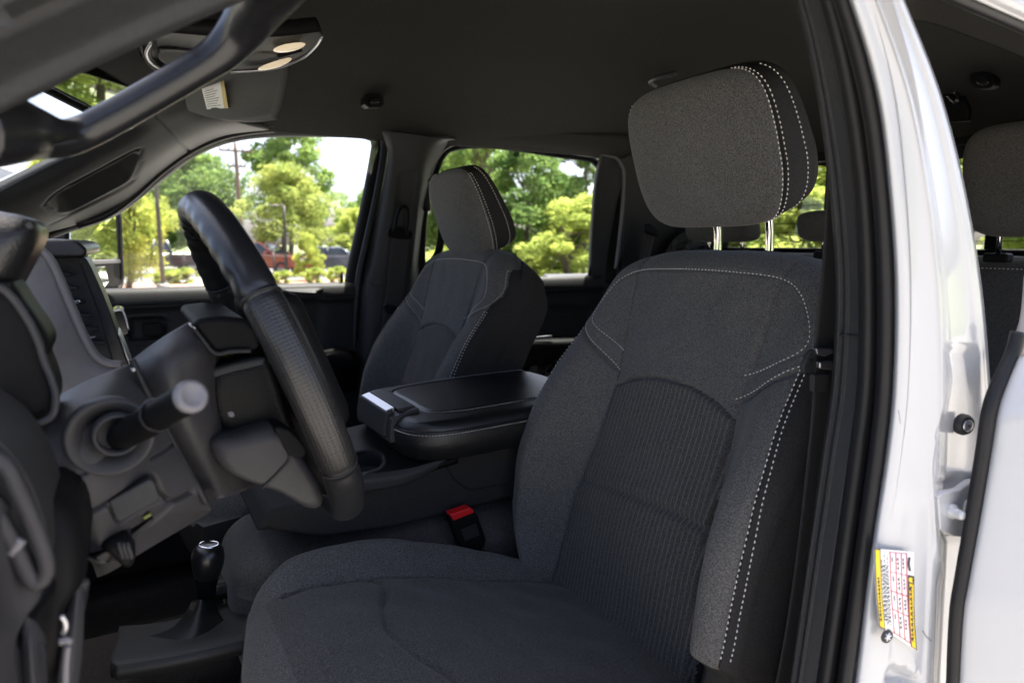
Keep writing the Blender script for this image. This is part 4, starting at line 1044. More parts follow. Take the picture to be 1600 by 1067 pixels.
for k in range(8):
    a, b = .16 + .1 * k, .18 + .1 * k; e = .60 + .28 * ((k * 37) % 10) / 10
    q = lambda f, g: (315 + 8 * f + (34 - 1 * f) * g * .82, 139 + 32 * f - (13 - 11 * f) * g * .82, 1.510 - .058 * g * .82)
    psurf('label_text', [[q(a, .08), q(a, e)], [q(b, .08), q(b, e)]], 'ink', vis, (2, 4), .0003)
rm = thing('rear_view_mirror', tuple(P(140, 134, y=1.16)), 'rear view mirror reflecting green trees, seen through the near grab handle', 'mirror')
def obox(name, c, ax, n_, size, m, par, bevel):
    """rounded box with its face along n_ and its length along ax"""
    n_ = np.array(n_, float); n_ /= np.linalg.norm(n_); ax = np.array(ax, float); ax -= n_ * (ax @ n_); ax /= np.linalg.norm(ax); u_ = np.cross(n_, ax)
    c = np.array(c); w, h, d = [s / 2 for s in size]
    A = [c + ax * sx * w + u_ * sy * h + n_ * d for sx, sy in ((-1, -1), (1, -1), (1, 1), (-1, 1))]; B = [p_ - n_ * 2 * d for p_ in A]
    return prism(name, A, B, m, par, bevel)
mc_ = P(140, 134, y=1.16); mn = np.array([.80, -.60, -.15])
obox('mirror_shell', mc_ - mn * .012, (.6, .8, -.18), mn, (.200, .070, .02), 'black', rm, .008)
obox('mirror_glass', mc_ + mn * .001, (.6, .8, -.18), mn, (.188, .060, .008), 'mirror', rm, .003)
tube('mirror_stem', [mc_ - mn * .02, mc_ + np.array([-.05, .03, .035]), mc_ + np.array([-.09, .05, .08])], .008, 'black', rm, 8, 8)
# small fittings on the lining
ck = thing('coat_hook', tuple(P(585, 158, y=1.72)), 'small black coat hook on the lining above the passenger door', 'coat hook')
slab('hook_plate', [(569, 151), (576, 147), (592, 147), (600, 152), (600, 164), (594, 168), (576, 168), (569, 163)], 1.715, .030, 'black', ck, .002)
slab('hook', [(578, 154), (592, 153), (593, 161), (578, 162)], 1.705, .012, 'gloss', ck, .002)
dl = thing('dome_lamp', tuple(P(1035, 125, z=1.285)), 'dark dome lamp rim on the headliner behind the raised headrest', 'lamp')
tube('lamp_rim', [P(u, v, z=1.288) for u, v in [(1024, 134), (1018, 130), (1017, 126), (1028, 121), (1056, 115)]], .006, 'dash', dl, 8, 24)

# ------------------------------------------------------------------ dashboard
da = thing('dashboard', (-.4, MIDY, .2), 'grey and black dashboard behind the steering wheel with tall centre vents', 'dashboard')
rbox('dash_body', (-.50, MIDY, .56), (.60, 1.50, .40), 'trimlow', da, .04)
pillow('instrument_hood', [(-160, 342), (-60, 324), (0, 330), (32, 337), (50, 347), (56, 362), (50, 384), (30, 422), (4, 466), (-40, 505), (-160, 520)], .585, .09, 'leather', da, .028, 3)
tube('hood_piping', [PY(u, v, .5985) for u, v in [(-100, 380), (-20, 375), (8, 370), (32, 360), (50, 351)]], .0022, 'dash', da, 8, 30)
pillow('instrument_shroud', [(-120, 470), (0, 442), (20, 446), (38, 472), (62, 506), (75, 530), (76, 546), (70, 562), (80, 590), (87, 618), (83, 645), (66, 658), (30, 668), (4, 676), (-120, 690)], .575, .06, 'black', da, .010, 3)
tube('shroud_lip', [PY(u, v, .570) for u, v in [(-20, 446), (4, 452), (26, 474), (46, 505), (60, 535), (68, 562), (80, 592), (87, 620), (83, 646), (66, 659), (34, 667), (8, 674), (-6, 690)]], .0026, 'dash', da, 8, 70)
psurf('cluster_trim', [[(38, 396, 0.927), (48, 390, 0.93), (58, 386, 0.934)], [(20, 428, 0.924), (50, 418, 0.93), (80, 410, 0.938)], [(34, 470, 0.922), (66, 460, 0.93), (98, 450, 0.94)],
    [(60, 506, 0.92), (90, 498, 0.93), (116, 488, 0.942)], [(74, 545, 0.918), (106, 536, 0.93), (136, 528, 0.943)], [(70, 580, 0.917), (112, 570, 0.928), (160, 563, 0.943)],
    [(80, 620, 0.916), (130, 604, 0.926), (200, 572, 0.94)], [(70, 672, 0.915), (150, 640, 0.925), (236, 600, 0.936)]], 'cluster', da, (60, 40), .02)
tube('trim_rim', [PY(u, v, .935) for u, v in [(50, 386), (66, 393), (80, 408), (96, 442), (112, 480), (132, 526), (148, 554), (166, 567), (190, 570)]], .0050, 'silver' if 0 else 'dashlt', da, 10, 50)
slab('vent_box', [(74, 398), (120, 396), (158, 500), (176, 566), (150, 558), (132, 526), (108, 470), (84, 412)], 1.06, .10, 'trim', da, .002)
for k in range(6):
    u, v = 86 + k * 10.5, 418 + k * 21.5
    slab('vent_vane', [(u, v), (u + 8, v + 7), (u + 24, v + 8), (u + 26, v + 13), (u + 12, v + 14), (u + 4, v + 9)], 1.045, .05, 'deep', da, .001)
slab('vent_lever', [(112, 471), (124, 468), (126, 472), (115, 478)], 1.04, .015, 'chrome', da, .001)
slab('button_mark', [(136, 527), (148, 525), (149, 527), (137, 530)], 1.045, .003, 'silver', da, 0)
slab('screen_pad', [(106, 408), (124, 400), (136, 406), (150, 434), (166, 472), (182, 516), (196, 556), (203, 577), (188, 582), (168, 570), (156, 530), (138, 478), (118, 434)], 1.075, .12, 'leather', da, .006, 2)
slab('screen_edge', [(184, 522), (188, 526), (206, 572), (210, 590), (204, 582)], 1.08, .10, 'silver', da, .001)
slab('dash_cap', [(30, 380), (52, 374), (108, 374), (128, 382), (136, 392), (132, 400), (118, 403), (80, 404), (40, 398)], 1.00, .55, 'leather', da, .006, 2)
sk = slab('side_vent', [(174, 487), (190, 484), (196, 494), (202, 516), (200, 524), (180, 526), (170, 510)], 1.48, .10, 'gloss', da, .004, 2)
tube('side_vent_rim', [PY(u, v, 1.478) for u, v in [(176, 487), (189, 485), (195, 494), (201, 516)]], .0022, 'silver', da, 8, 20)
# end of the dash beside the door opening (closest, out of focus)
psurf('dash_end', [[(-60, 740, .42), (-20, 760, .44), (30, 800, .46), (70, 850, .47)], [(-60, 800, .41), (-20, 830, .43), (20, 880, .45), (66, 925, .46)], [(-60, 880, .40), (-20, 910, .42), (10, 950, .44), (40, 965, .45)],
    [(-60, 980, .40), (-20, 990, .41), (0, 1000, .42), (24, 1010, .44)], [(-60, 1100, .39), (-20, 1100, .40), (10, 1100, .42), (36, 1100, .44)]], 'dash', da, (40, 30), .03)
slab('end_vent', [(-60, 660), (0, 690), (40, 740), (66, 800), (78, 860), (74, 895), (58, 915), (40, 900), (0, 830), (-60, 760)], .455, .10, 'deep', da, .006, 3)
tube('end_vent_rim', [PY(u, v, .45) for u, v in [(-80, 690), (0, 722), (28, 768), (52, 820), (68, 864), (72, 892), (60, 910), (46, 902), (20, 850), (-10, 800), (-80, 690)]], .0046, 'dash', da, 10, 80)
tube('vent_stalk', [PY(16, 866, .448), PY(34, 842, .448)], .0030, 'dashlt', da, 8, 4)
pillow('dash_end_cap', [(70, 800), (100, 806), (122, 828), (132, 868), (132, 920), (112, 950), (96, 990), (84, 1110), (30, 1110), (20, 1010), (48, 950), (78, 910), (84, 860)], .48, .12, 'black', da, .025, 2)
psurf('sill_trim', [[(108, 930, .50), (122, 900, .50), (132, 930, .50)], [(100, 980, .49), (116, 990, .485), (130, 1000, .49)], [(92, 1050, .48), (108, 1060, .475), (124, 1060, .48)], [(84, 1120, .47), (100, 1120, .465), (116, 1120, .47)]], 'dash', da, (30, 16), .01)
psurf('kick_trim', [[(40, 960, .46), (60, 975, .46), (74, 1000, .47)], [(34, 1010, .45), (50, 1020, .445), (66, 1035, .455)], [(40, 1120, .44), (58, 1120, .435), (78, 1120, .445)]], 'dash', da, (24, 16), .01)
tube('release_lever', [PY(92, 1003, .462), PY(104, 1000, .462), PY(110, 1004, .462)], .0022, 'dashlt', da, 8, 10)
tube('release_cable', [PY(106, 1008, .463), PY(103, 1040, .463), PY(102, 1090, .463)], .0020, 'dashlt', da, 8, 14)
tube('release_ring', [PY(95, 962, .468), PY(101, 970, .468), PY(102, 980, .468), PY(98, 990, .468)], .0018, 'silver', da, 8, 14)

# ------------------------------------------------------------------ steering column
sc = thing('steering_column', (-.05, .75, .45), 'grey steering column housing with stalk and coin cover, left of the wheel', 'steering column')
hs = psurf('column_housing', [[(84, 622, .66), (130, 597, .66), (172, 580, .665), (210, 565, .68)], [(56, 655, .61), (115, 642, .60), (180, 630, .61), (234, 620, .65)],
    [(46, 700, .585), (125, 690, .58), (200, 686, .60), (264, 682, .64)], [(52, 748, .58), (138, 748, .575), (220, 742, .60), (297, 738, .64)],
    [(70, 795, .585), (150, 792, .58), (235, 786, .61), (328, 792, .66)], [(112, 832, .60), (160, 832, .59), (225, 822, .62), (328, 797, .67)],
    [(138, 868, .61), (168, 866, .60), (224, 846, .63), (327, 799, .68)], [(152, 902, .63), (182, 888, .62), (240, 852, .64), (326, 802, .69)]], 'dash', sc, (150, 150), .02, [
    ('line', [(60, 776), (100, 755), (135, 738)], .003, 2), ('line', [(236, 716), (262, 700), (272, 692)], .003, 2),
    ('line', [(116, 822), (128, 806), (160, 792), (228, 748), (242, 748), (252, 770), (268, 782), (280, 780), (300, 768)], .006, 3.0),
    ('line', [(146, 866), (180, 846), (240, 812), (268, 786)], .008, 3.0),
    ('in', [(164, 786), (234, 746), (244, 752), (254, 780), (188, 820), (180, 816)], .003, 3)])
slab('coin_cover', [(168, 783), (232, 748), (240, 752), (250, 778), (246, 784), (188, 815), (180, 812)], .587, .016, 'trim', sc, .003)
slab('drawer_slot', [(158, 872), (236, 810), (240, 812), (238, 818), (170, 880)], .612, .01, 'deep', sc, .001)
slab('green_tab', [(222, 808), (234, 801), (237, 806), (225, 813)], .609, .006, 'green', sc, .001)
ku = [(158, 858), (170, 846), (186, 842), (200, 843), (206, 856), (212, 874), (208, 886), (200, 892), (188, 886), (176, 874)]
pillow('brake_release', ku, .585, .05, 'black', sc, .008, 2)
for k in range(3): tube('knob_ridge', [PY(184 + k * 7, 847, .584), PY(192 + k * 7, 872, .584)], .0018, 'trim', sc, 6, 4)
ringc = PY(172, 683, .576)
lathe('stalk_ring', [(.0285, .014), (.0300, .002), (.0292, -.002), (.0270, -.002), (.0170, .006), (.0165, .02)], ringc, (-.1, 1, .06), 'dash', sc, 48)
lathe('stalk_collar', [(.0165, .010), (.0160, .003), (.0140, .001), (.0125, .006), (.0120, .02)], PY(183, 682, .568), (-.1, 1, .06), 'dash', sc, 36)
lathe('stalk_well', [(.0135, .006), (.002, .008)], PY(183, 682, .572), (-.1, 1, .06), 'deep', sc, 24)
stp = [PY(178, 690, .60), PY(196, 678, .572), PY(222, 664, .555), PY(246, 648, .53), PY(272, 634, .507), PY(297, 620, .486)]
tube('signal_stalk', stp[:4], [.0085, .0105, .0115, .0118], 'black', sc, 24, 24)
tube('stalk_grip', stp[3:], [.0108, .0106, .0108], 'black', sc, 24, 16)
ax_ = stp[-1] - stp[-2]
lathe('stalk_tip', [(.0108, -.002), (.0112, .001), (.0105, .0035), (.007, .0042), (.0062, .0034), (.0001, .0034)], stp[-1], ax_, 'dashlt', sc, 36)
lathe('grip_ring', [(.0116, -.0015), (.0124, 0), (.0116, .0015)], stp[3], stp[4] - stp[2], 'dash', sc, 30)
psurf('column_cover', [[(208, 560, .70), (240, 536, .68), (275, 514, .68), (305, 498, .70), (330, 496, .75)], [(212, 566, .67), (246, 556, .645), (284, 546, .645), (318, 540, .66), (345, 540, .72)],
    [(226, 600, .655), (258, 592, .635), (290, 586, .64), (322, 580, .66), (350, 580, .72)], [(250, 645, .655), (278, 638, .64), (305, 630, .65), (330, 625, .67), (355, 620, .72)],
    [(272, 690, .66), (300, 684, .65), (325, 676, .66), (345, 668, .68), (365, 660, .72)], [(300, 740, .68), (325, 735, .67), (345, 725, .68), (365, 715, .70), (385, 705, .74)], [(322, 782, .70), (345, 778, .69), (365, 772, .70), (385, 765, .72), (405, 755, .76)]], 'dash', sc, (60, 40), .02)
tube('column_joint', [PY(u, v, .648) for u, v in [(206, 562), (216, 585), (234, 622), (256, 664), (276, 702), (300, 745), (322, 786)]], .0028, 'deep', sc, 8, 40)
slab('joint_clip', [(204, 576), (211, 574), (212, 580), (206, 582)], .645, .006, 'silver', sc, .001)
slab('column_cap', [(297, 505), (312, 498), (345, 494), (386, 498), (402, 520), (408, 546), (385, 550), (350, 552), (334, 552), (318, 532)], .665, .17, 'black', sc, .006)
tube('cap_joint', [PY(u, v, .662) for u, v in [(298, 507), (316, 530), (336, 552), (362, 549), (392, 548)]], .0022, 'deep', sc, 6, 24)
slab('cap_highlight_edge', [(294, 507), (298, 505), (307, 513), (303, 516)], .66, .01, 'silver', sc, .001)

# ------------------------------------------------------------------ steering wheel
tp, bt = PY(298, 299, .755), PY(530, 792, .755)
WC = (tp + bt) / 2; wu = (tp - bt); wr_ = np.linalg.norm(wu) / 2 - .0155; wu /= np.linalg.norm(wu); wn = np.array([wu[2], 0, -wu[0]])   # wn: towards the driver
sw = thing('steering_wheel', tuple(WC), 'black leather steering wheel with perforated grips, seen almost edge on', 'steering wheel')
def rim(name, f0, f1, m, bumps=False, n=60, cut=True):
    V = []; seg = 28; fs = np.radians(np.linspace(f0, f1, n))
    for i, f in enumerate(fs):
        er = wu * math.cos(f) + np.array([0, -1, 0]) * math.sin(f); c = WC + er * wr_
        e = min(i, n - 1 - i); k = 1 - .10 * math.exp(-(e / 1.2) ** 2) if cut else 1
        for j in range(seg):
            w = 2 * PI * j / seg; a, b = math.cos(w), math.sin(w)     # a: outward, b: towards the driver
            r = .0158 * k
            if bumps and b < -.15 and a < .75: r *= 1 + .032 * math.sin(f * 46) * min(1, (-.15 - b) * 2)
            V.append(c + er * a * r * .95 + wn * b * r * 1.12)
    F = gridfaces(n, seg, True) + [tuple(range(seg)), tuple((n - 1) * seg + j for j in range(seg))[::-1]]
    o = mesh(name, V, F, m, sw)
    uv = o.data.uv_layers.new(name='uv'); lv = np.zeros(len(o.data.loops), int); o.data.loops.foreach_get('vertex_index', lv)
    i_, j_ = lv // seg, lv % seg; c_ = np.stack([i_ / (n - 1) * abs(math.radians(f1 - f0)) * wr_, j_ / seg * .104], 1).astype(float)
    for p_ in o.data.polygons:                       # close the wrap round the tube
        ls = list(p_.loop_indices)
        if len(ls) == 4 and max(j_[k] for k in ls) == seg - 1 and min(j_[k] for k in ls) == 0:
            for k in ls:
                if j_[k] == 0: c_[k, 1] = .104
    uv.data.foreach_set('uv', c_.reshape(-1))
    return o
rim('rim', -62, 60, 'leather_smooth', True, 130)
rim('rim_grip', 60.5, 117, 'perf'); rim('rim_grip', -117.5, -62.5, 'perf')
rim('rim', 117.5, 242, 'leather_smooth')
for f in (60.2, 117.2, -62.2, -117.2):
    er = wu * math.cos(math.radians(f)) - np.array([0, 1, 0]) * math.sin(math.radians(f)); tg = np.cross(er, wn)
    c = WC + er * wr_
    tube('rim_seam', [c + (er * math.cos(w) * .95 + wn * math.sin(w) * 1.12) * .0153 for w in np.linspace(0, 2 * PI, 29)[:-1]], .0011, 'deep', sw, 6, 0, closed=True)
pillow('hub_back', [(322, 596), (334, 574), (362, 564), (402, 556), (420, 552), (434, 580), (452, 640), (468, 690), (440, 692), (400, 698), (362, 694), (338, 674), (326, 640)], .680, .15, 'perfhub', sw, .016, 2)
psurf('hub_shoulder', [[(330, 570, .70), (362, 560, .70), (400, 552, .70), (418, 550, .71)], [(328, 578, .685), (362, 568, .683), (402, 560, .683), (420, 556, .69)], [(332, 590, .682), (364, 580, .680), (404, 571, .680), (424, 566, .685)]], 'trim', sw, (14, 20), .01)
slab('hub_switch', [(353, 644), (363, 641), (369, 648), (365, 654), (357, 653)], .6795, .006, 'dashlt', sw, .002)
obox('airbag_cover', WC + wn * .020, (0, 1, 0), wn, (.19, .15, .045), 'black', sw, .018)
pillow('spoke', [(330, 694), (372, 682), (424, 668), (446, 676), (474, 718), (506, 768), (506, 796), (482, 798), (444, 776), (404, 762), (352, 740)], .648, .06, 'dash', sw, .014, 2)
slab('spoke_switch', [(428, 668), (452, 672), (478, 700), (474, 716), (452, 712), (440, 690)], .644, .05, 'black', sw, .004, 2)
tube('spoke_joint', [PY(u, v, .6475) for u, v in [(430, 676), (452, 712), (436, 736), (410, 762)]], .0014, 'deep', sw, 6, 16)
for f, g in ((-92, 1), (178, 1)):
    er = wu * math.cos(math.radians(f)) - np.array([0, 1, 0]) * math.sin(math.radians(f))
    tube('spoke', [WC + wn * -.006, WC + er * .10 + wn * -.008, WC + er * (wr_ - .004)], [.034, .026, .017], 'black', sw, 14, 12, flat=(.55, 1), up=wn)

# ------------------------------------------------------------------ floor shift lever
b0 = PY(318, 992, 1.12); t0 = PY(326, 850, 1.12)
gl_ = thing('shift_lever', tuple(b0), 'black floor shift lever with rubber boot between the seats', 'shift lever')
L_ = np.linalg.norm(t0 - b0); ax_ = t0 - b0
lathe('lever', [(.020, 0), (.0165, .02), (.0145, L_ * .40), (.0150, L_ * .55), (.0175, L_ * .62), (.0180, L_ * .66)], b0, ax_, 'black', gl_, 24)
lathe('knob', [(.0178, L_ * .645), (.0205, L_ * .70), (.0240, L_ * .80), (.0245, L_ * .88), (.022, L_ * .95), (.016, L_ * .995), (.0001, L_)], b0, ax_, 'leather_smooth', gl_, 28)
lathe('knob_emblem', [(.0150, L_ * .985), (.0155, L_ * 1.0), (.0135, L_ * 1.008), (.0125, L_ * 1.0)], b0, ax_, 'chrome', gl_, 28)
psurf('boot', [[(300, 938, 1.11), (316, 936, 1.09), (336, 938, 1.11)], [(288, 960, 1.10), (312, 958, 1.07), (342, 955, 1.09)], [(262, 984, 1.08), (306, 986, 1.03), (352, 972, 1.06)], [(205, 1000, 1.10), (290, 1010, 1.00), (372, 985, 1.05)]], 'rubber', gl_, (24, 20), .004)
psurf('bezel', [[(186, 978, 1.20), (270, 968, 1.16), (395, 930, 1.16)], [(180, 1005, 1.08), (280, 990, 1.06), (400, 955, 1.06)], [(172, 1030, .99), (290, 1012, .97), (404, 985, .97)], [(180, 1040, .965), (290, 1022, .95), (404, 995, .95)]], 'rubbermat', gl_, (20, 40), .02)
# ribbed tray on the hump
tr = thing('hump_tray', tuple(PY(365, 890, 1.25)), 'ribbed black rubber tray on the floor hump beyond the shift lever', 'tray')
psurf('tray', [[(330, 862, 1.42), (400, 846, 1.42)], [(330, 920, 1.16), (400, 906, 1.16)]], 'rubbermat', tr, (6, 6), .02)
for k in range(9):
    f = k / 8; tube('rib', [PY(334 + 4 * f, 872 + 42 * f, 1.38 - .2 * f), PY(384 + 4 * f, 862 + 42 * f, 1.38 - .2 * f)], .0035, 'rubbermat', tr, 6, 3)

# ------------------------------------------------------------------ centre seat and armrest console
def pad(name, xc, yc, hx, hy, zt, drop, m, par, n=(80, 70), crown=.006, r=.03, tilt=0.0, corner=.55, seams=None, skirt=.05, skm=None, dep=.005):
    a = np.sin(np.linspace(-1, 1, n[0]) * PI / 2 * .95) / math.sin(PI / 2 * .95); b = np.sin(np.linspace(-1, 1, n[1]) * PI / 2 * .95) / math.sin(PI / 2 * .95)
    A, B = np.meshgrid(a, b, indexing='ij')
    kx = min(1, hy / hx); ky = min(1, hx / hy)
    X = A * np.sqrt(1 - corner * .5 * B ** 6 * kx); Y = B * np.sqrt(1 - corner * .5 * A ** 6 * ky)
    ed = np.minimum((1 - np.abs(A)) * hx, (1 - np.abs(B)) * hy)
    a1 = np.clip(1 - (1 - np.abs(A)) * hx / r, 0, 1); a2 = np.clip(1 - (1 - np.abs(B)) * hy / r, 0, 1); rr = np.clip(np.sqrt(a1 ** 2 + a2 ** 2), 0, 1)
    Z = zt + crown * (1 - A ** 2) * (1 - B ** 2) - drop * (1 - np.sqrt(np.clip(1 - rr ** 2, 0, 1))) + tilt * A * hx
    if seams:
        pts = np.stack([X * hx, Y * hy], -1).reshape(-1, 2)
        Z = Z - groove(pts, seams, dep, .0035).reshape(Z.shape)
    G = np.stack([xc + X * hx, yc + Y * hy, Z], -1)
    o = mesh(name, G.reshape(-1, 3), gridfaces(*n), m, par)
    loop = np.concatenate([G[:, 0], G[-1, 1:-1], G[::-1, -1], G[0, -2:0:-1]])
    rows = []
    for k in range(7):
        f = k / 6; l2 = loop.copy(); l2[:, 2] -= skirt * f; l2[:, :2] += (np.array([xc, yc]) - l2[:, :2]) * (.05 * f * f - .02 * math.sin(PI * f)); rows.append(l2)
    mesh(name + '_side', np.array(rows).reshape(-1, 3), gridfaces(7, len(loop), True), skm or m, o if par is None else par)
    return o, G
cs = thing('centre_seat', (.36, MIDY, .1), 'dark grey cloth middle seat cushion beneath the armrest console', 'car seat')
pad('cushion', .385, MIDY + .02, .275, .150, .405, .05, 'seatcloth', cs, crown=.02, r=.06, skirt=.16)
ac = thing('armrest_console', (.5, MIDY, .43), 'black leatherette fold-down armrest console with white stitching and cup holders', 'armrest console')
# lid
LX, LY, LHX, LHY = .580, 1.170, .200, .168
inner = [(-.150 , -.118), (-.120, -.128), (-.04, -.130), (.10, -.130), (.21, -.130)]
seam_in = [(.21, .122), (.10, .122), (-.08, .120), (-.128, .110), (-.146, .080), (-.146, 0), (-.146, -.060), (-.134, -.098), (-.100, -.118), (-.04, -.122), (.1, -.122), (.21, -.122)]
lid, LG = pad('lid', LX, LY, LHX, LHY, .612, .016, 'leather', ac, (130, 110), .010, .022, .030, .55, [smooth2(seam_in)], .050, dep=.006)
def on_lid(p2, lift=.0008):
    P2 = (LG[..., :2] - np.array([LX, LY])).reshape(-1, 2); Z_ = LG[..., 2].reshape(-1); o_ = []
    for q in p2:
        d = np.linalg.norm(P2 - q, axis=1); k = np.argsort(d)[:4]; w = 1 / (d[k] + 1e-4); o_.append((LX + q[0], LY + q[1], float((Z_[k] * w).sum() / w.sum()) + lift))
    return np.array(o_)
stitches('lid_stitching', on_lid(catmull(np.array([(a * 1.0 - .0, b * 1.05) for a, b in seam_in]), 90), .0022), lid, (0, 0, 1), pitch=.0055, r=.0008)
lo = np.concatenate([LG[::-1, 0], LG[0, 1:]]) ; lo = np.array([q + np.array([0, 0, -.004]) for q in lo]); c_ = np.array([LX, LY, 0])
edge = lo.copy(); edge[:, :2] = edge[:, :2] + (edge[:, :2] - c_[:2]) * .008
stitches('lid_edge_stitching', edge, lid, (-.6, -.6, .5), pitch=.0055, r=.0008)
tube('lid_piping', edge + np.array([0, 0, .004]), .0022, 'leather_smooth', lid, 8)
# latch at the front of the lid
def cp(x, y, z): return np.array([x, y, z])
lx = LX - LHX
prism('latch_frame', [cp(lx + .045, 1.085, .618), cp(lx - .006, 1.085, .606), cp(lx - .010, 1.085, .562), cp(lx + .045, 1.085, .562)], [cp(lx + .045, 1.275, .618), cp(lx - .006, 1.275, .606), cp(lx - .010, 1.275, .562), cp(lx + .045, 1.275, .562)], 'dash', lid, .003)
prism('latch_button', [cp(lx + .004, 1.105, .6165), cp(lx - .009, 1.105, .612), cp(lx - .016, 1.105, .570), cp(lx + .004, 1.105, .570)], [cp(lx + .004, 1.255, .6165), cp(lx - .009, 1.255, .612), cp(lx - .016, 1.255, .570), cp(lx + .004, 1.255, .570)], 'trim', lid, .002)
prism('latch_plate', [cp(lx + .008, 1.110, .6185), cp(lx - .007, 1.110, .6140), cp(lx - .007, 1.110, .610), cp(lx + .008, 1.110, .610)], [cp(lx + .008, 1.250, .6185), cp(lx - .007, 1.250, .6140), cp(lx - .007, 1.250, .610), cp(lx + .008, 1.250, .610)], 'silver', lid, .001)
prism('latch_recess', [cp(lx + .042, 1.100, .6195), cp(lx + .012, 1.100, .617), cp(lx + .012, 1.100, .612), cp(lx + .042, 1.100, .612)], [cp(lx + .042, 1.260, .6195), cp(lx + .012, 1.260, .617), cp(lx + .012, 1.260, .612), cp(lx + .042, 1.260, .612)], 'dash', lid, .001)
# body and cup holder deck
bs = [(.14, .470), (.16, .500), (.24, .505), (.36, .510), (.42, .535), (.62, .585), (.79, .60), (.80, .47), (.74, .452), (.55, .440), (.36, .432), (.24, .440), (.16, .470)]
prism('console_body', [(x, 1.035, z) for x, z in bs], [(x, 1.320, z) for x, z in bs], 'sidecloth', ac, .012)
dk = psurf('cup_deck', [[(470, 690, 1.28), (545, 668, 1.27), (600, 660, 1.26), (640, 690, 1.16)], [(480, 730, 1.16), (555, 706, 1.16), (620, 700, 1.13), (680, 705, 1.06)], [(500, 762, 1.05), (560, 750, 1.04), (640, 736, 1.03), (715, 716, 1.02)]], 'black', ac, (60, 60), .01, [
    ('in', [(545, 716), (565, 707), (588, 708), (598, 717), (590, 730), (568, 736), (546, 734)], .05, 7, 1), ('line', [(545, 706), (585, 702), (604, 714), (598, 732), (572, 740)], -.0015, 2)])
psurf('side_band', [[(500, 757, 1.030), (566, 742, 1.028), (640, 731, 1.026), (700, 714, 1.026)], [(502, 770, 1.024), (568, 753, 1.020), (640, 742, 1.020), (700, 716, 1.024)], [(505, 786, 1.026), (570, 768, 1.022), (635, 755, 1.022), (692, 726, 1.026)]], 'dash', ac, (16, 40), .01)
tube('body_joint', [PY(u, v, 1.0335) for u, v in [(694, 712), (702, 735), (714, 752), (732, 764), (752, 763), (790, 756)]], .0014, 'deep', ac, 6, 30)
# ------------------------------------------------------------------ belts
bk = thing('belt_buckle', tuple(PY(735, 860, 1.0)), 'black seat belt buckle with red release button beside the near seat', 'belt buckle')
slab('buckle_body', [(702, 810), (741, 798), (747, 806), (760, 842), (757, 856), (726, 866), (718, 850)], .995, .022, 'black', bk, .003)
slab('release_button', [(703, 804), (734, 793), (740, 796), (741, 801), (709, 814)], .994, .020, 'red', bk, .002)
slab('buckle_window', [(720, 828), (744, 818), (750, 836), (727, 846)], .9935, .004, 'deep', bk, .001)
slab('buckle_stalk', [(728, 864), (752, 856), (775, 905), (752, 912)], 1.0, .012, 'black', bk, .003)
pb = thing('seat_belt', tuple(PY(622, 480, 1.86)), 'black seat belt hanging from its guide on the far door pillar', 'seat belt', 'seat belts')
psurf('webbing', [[(612, 368, 1.868), (642, 372, 1.868)], [(607, 420, 1.868), (637, 424, 1.868)], [(600, 480, 1.866), (630, 484, 1.866)], [(590, 560, 1.86), (618, 564, 1.86)]], 'web', pb, (30, 8), .0015)
slab('belt_guide', [(606, 362), (612, 354), (640, 358), (646, 366), (642, 374), (610, 371)], 1.858, .014, 'black', pb, .004, 2)
tube('guide_loop', [PY(u, v, 1.852) for u, v in [(616, 362), (620, 340), (626, 326), (634, 324), (638, 334), (637, 352), (634, 366)]], .006, 'black', pb, 10, 30)
slab('belt_tongue', [(597, 478), (606, 474), (632, 482), (630, 492), (604, 490)], 1.85, .012, 'gloss', pb, .003)
db = thing('seat_belt', tuple(PY(1290, 700, .47)), 'black seat belt with metal tongue hanging down the near door pillar', 'seat belt', 'seat belts')
psurf('webbing', [[(1297, 215, .475), (1322, 215, .475)], [(1293, 300, .475), (1322, 300, .475)], [(1287, 400, .475), (1322, 400, .475)], [(1277, 500, .475), (1316, 500, .475)], [(1273, 560, .475), (1310, 560, .475)], [(1270, 640, .475), (1300, 640, .475)],
    [(1258, 760, .475), (1287, 760, .475)], [(1244, 880, .475), (1272, 880, .475)], [(1226, 1000, .475), (1254, 1000, .475)], [(1205, 1110, .475), (1236, 1110, .475)]], 'web', db, (70, 8), .0015)
slab('belt_tongue', [(1255, 577), (1262, 556), (1270, 546), (1277, 548), (1278, 566), (1270, 582), (1258, 584)], .468, .006, 'trim', db, .002)
slab('tongue_plate', [(1276, 545), (1302, 545), (1302, 552), (1290, 557), (1278, 554)], .466, .006, 'silver', db, .001)
slab('tongue_bar', [(1282, 566), (1302, 564), (1302, 579), (1282, 576)], .466, .006, 'silver', db, .002)
slab('tongue_eye', [(1265, 562), (1270, 561), (1271, 567), (1266, 568)], .467, .001, 'deep', db, 0)
slab('belt_stop', [(1273, 586), (1297, 584), (1294, 612), (1272, 612)], .470, .006, 'web', db, .001)
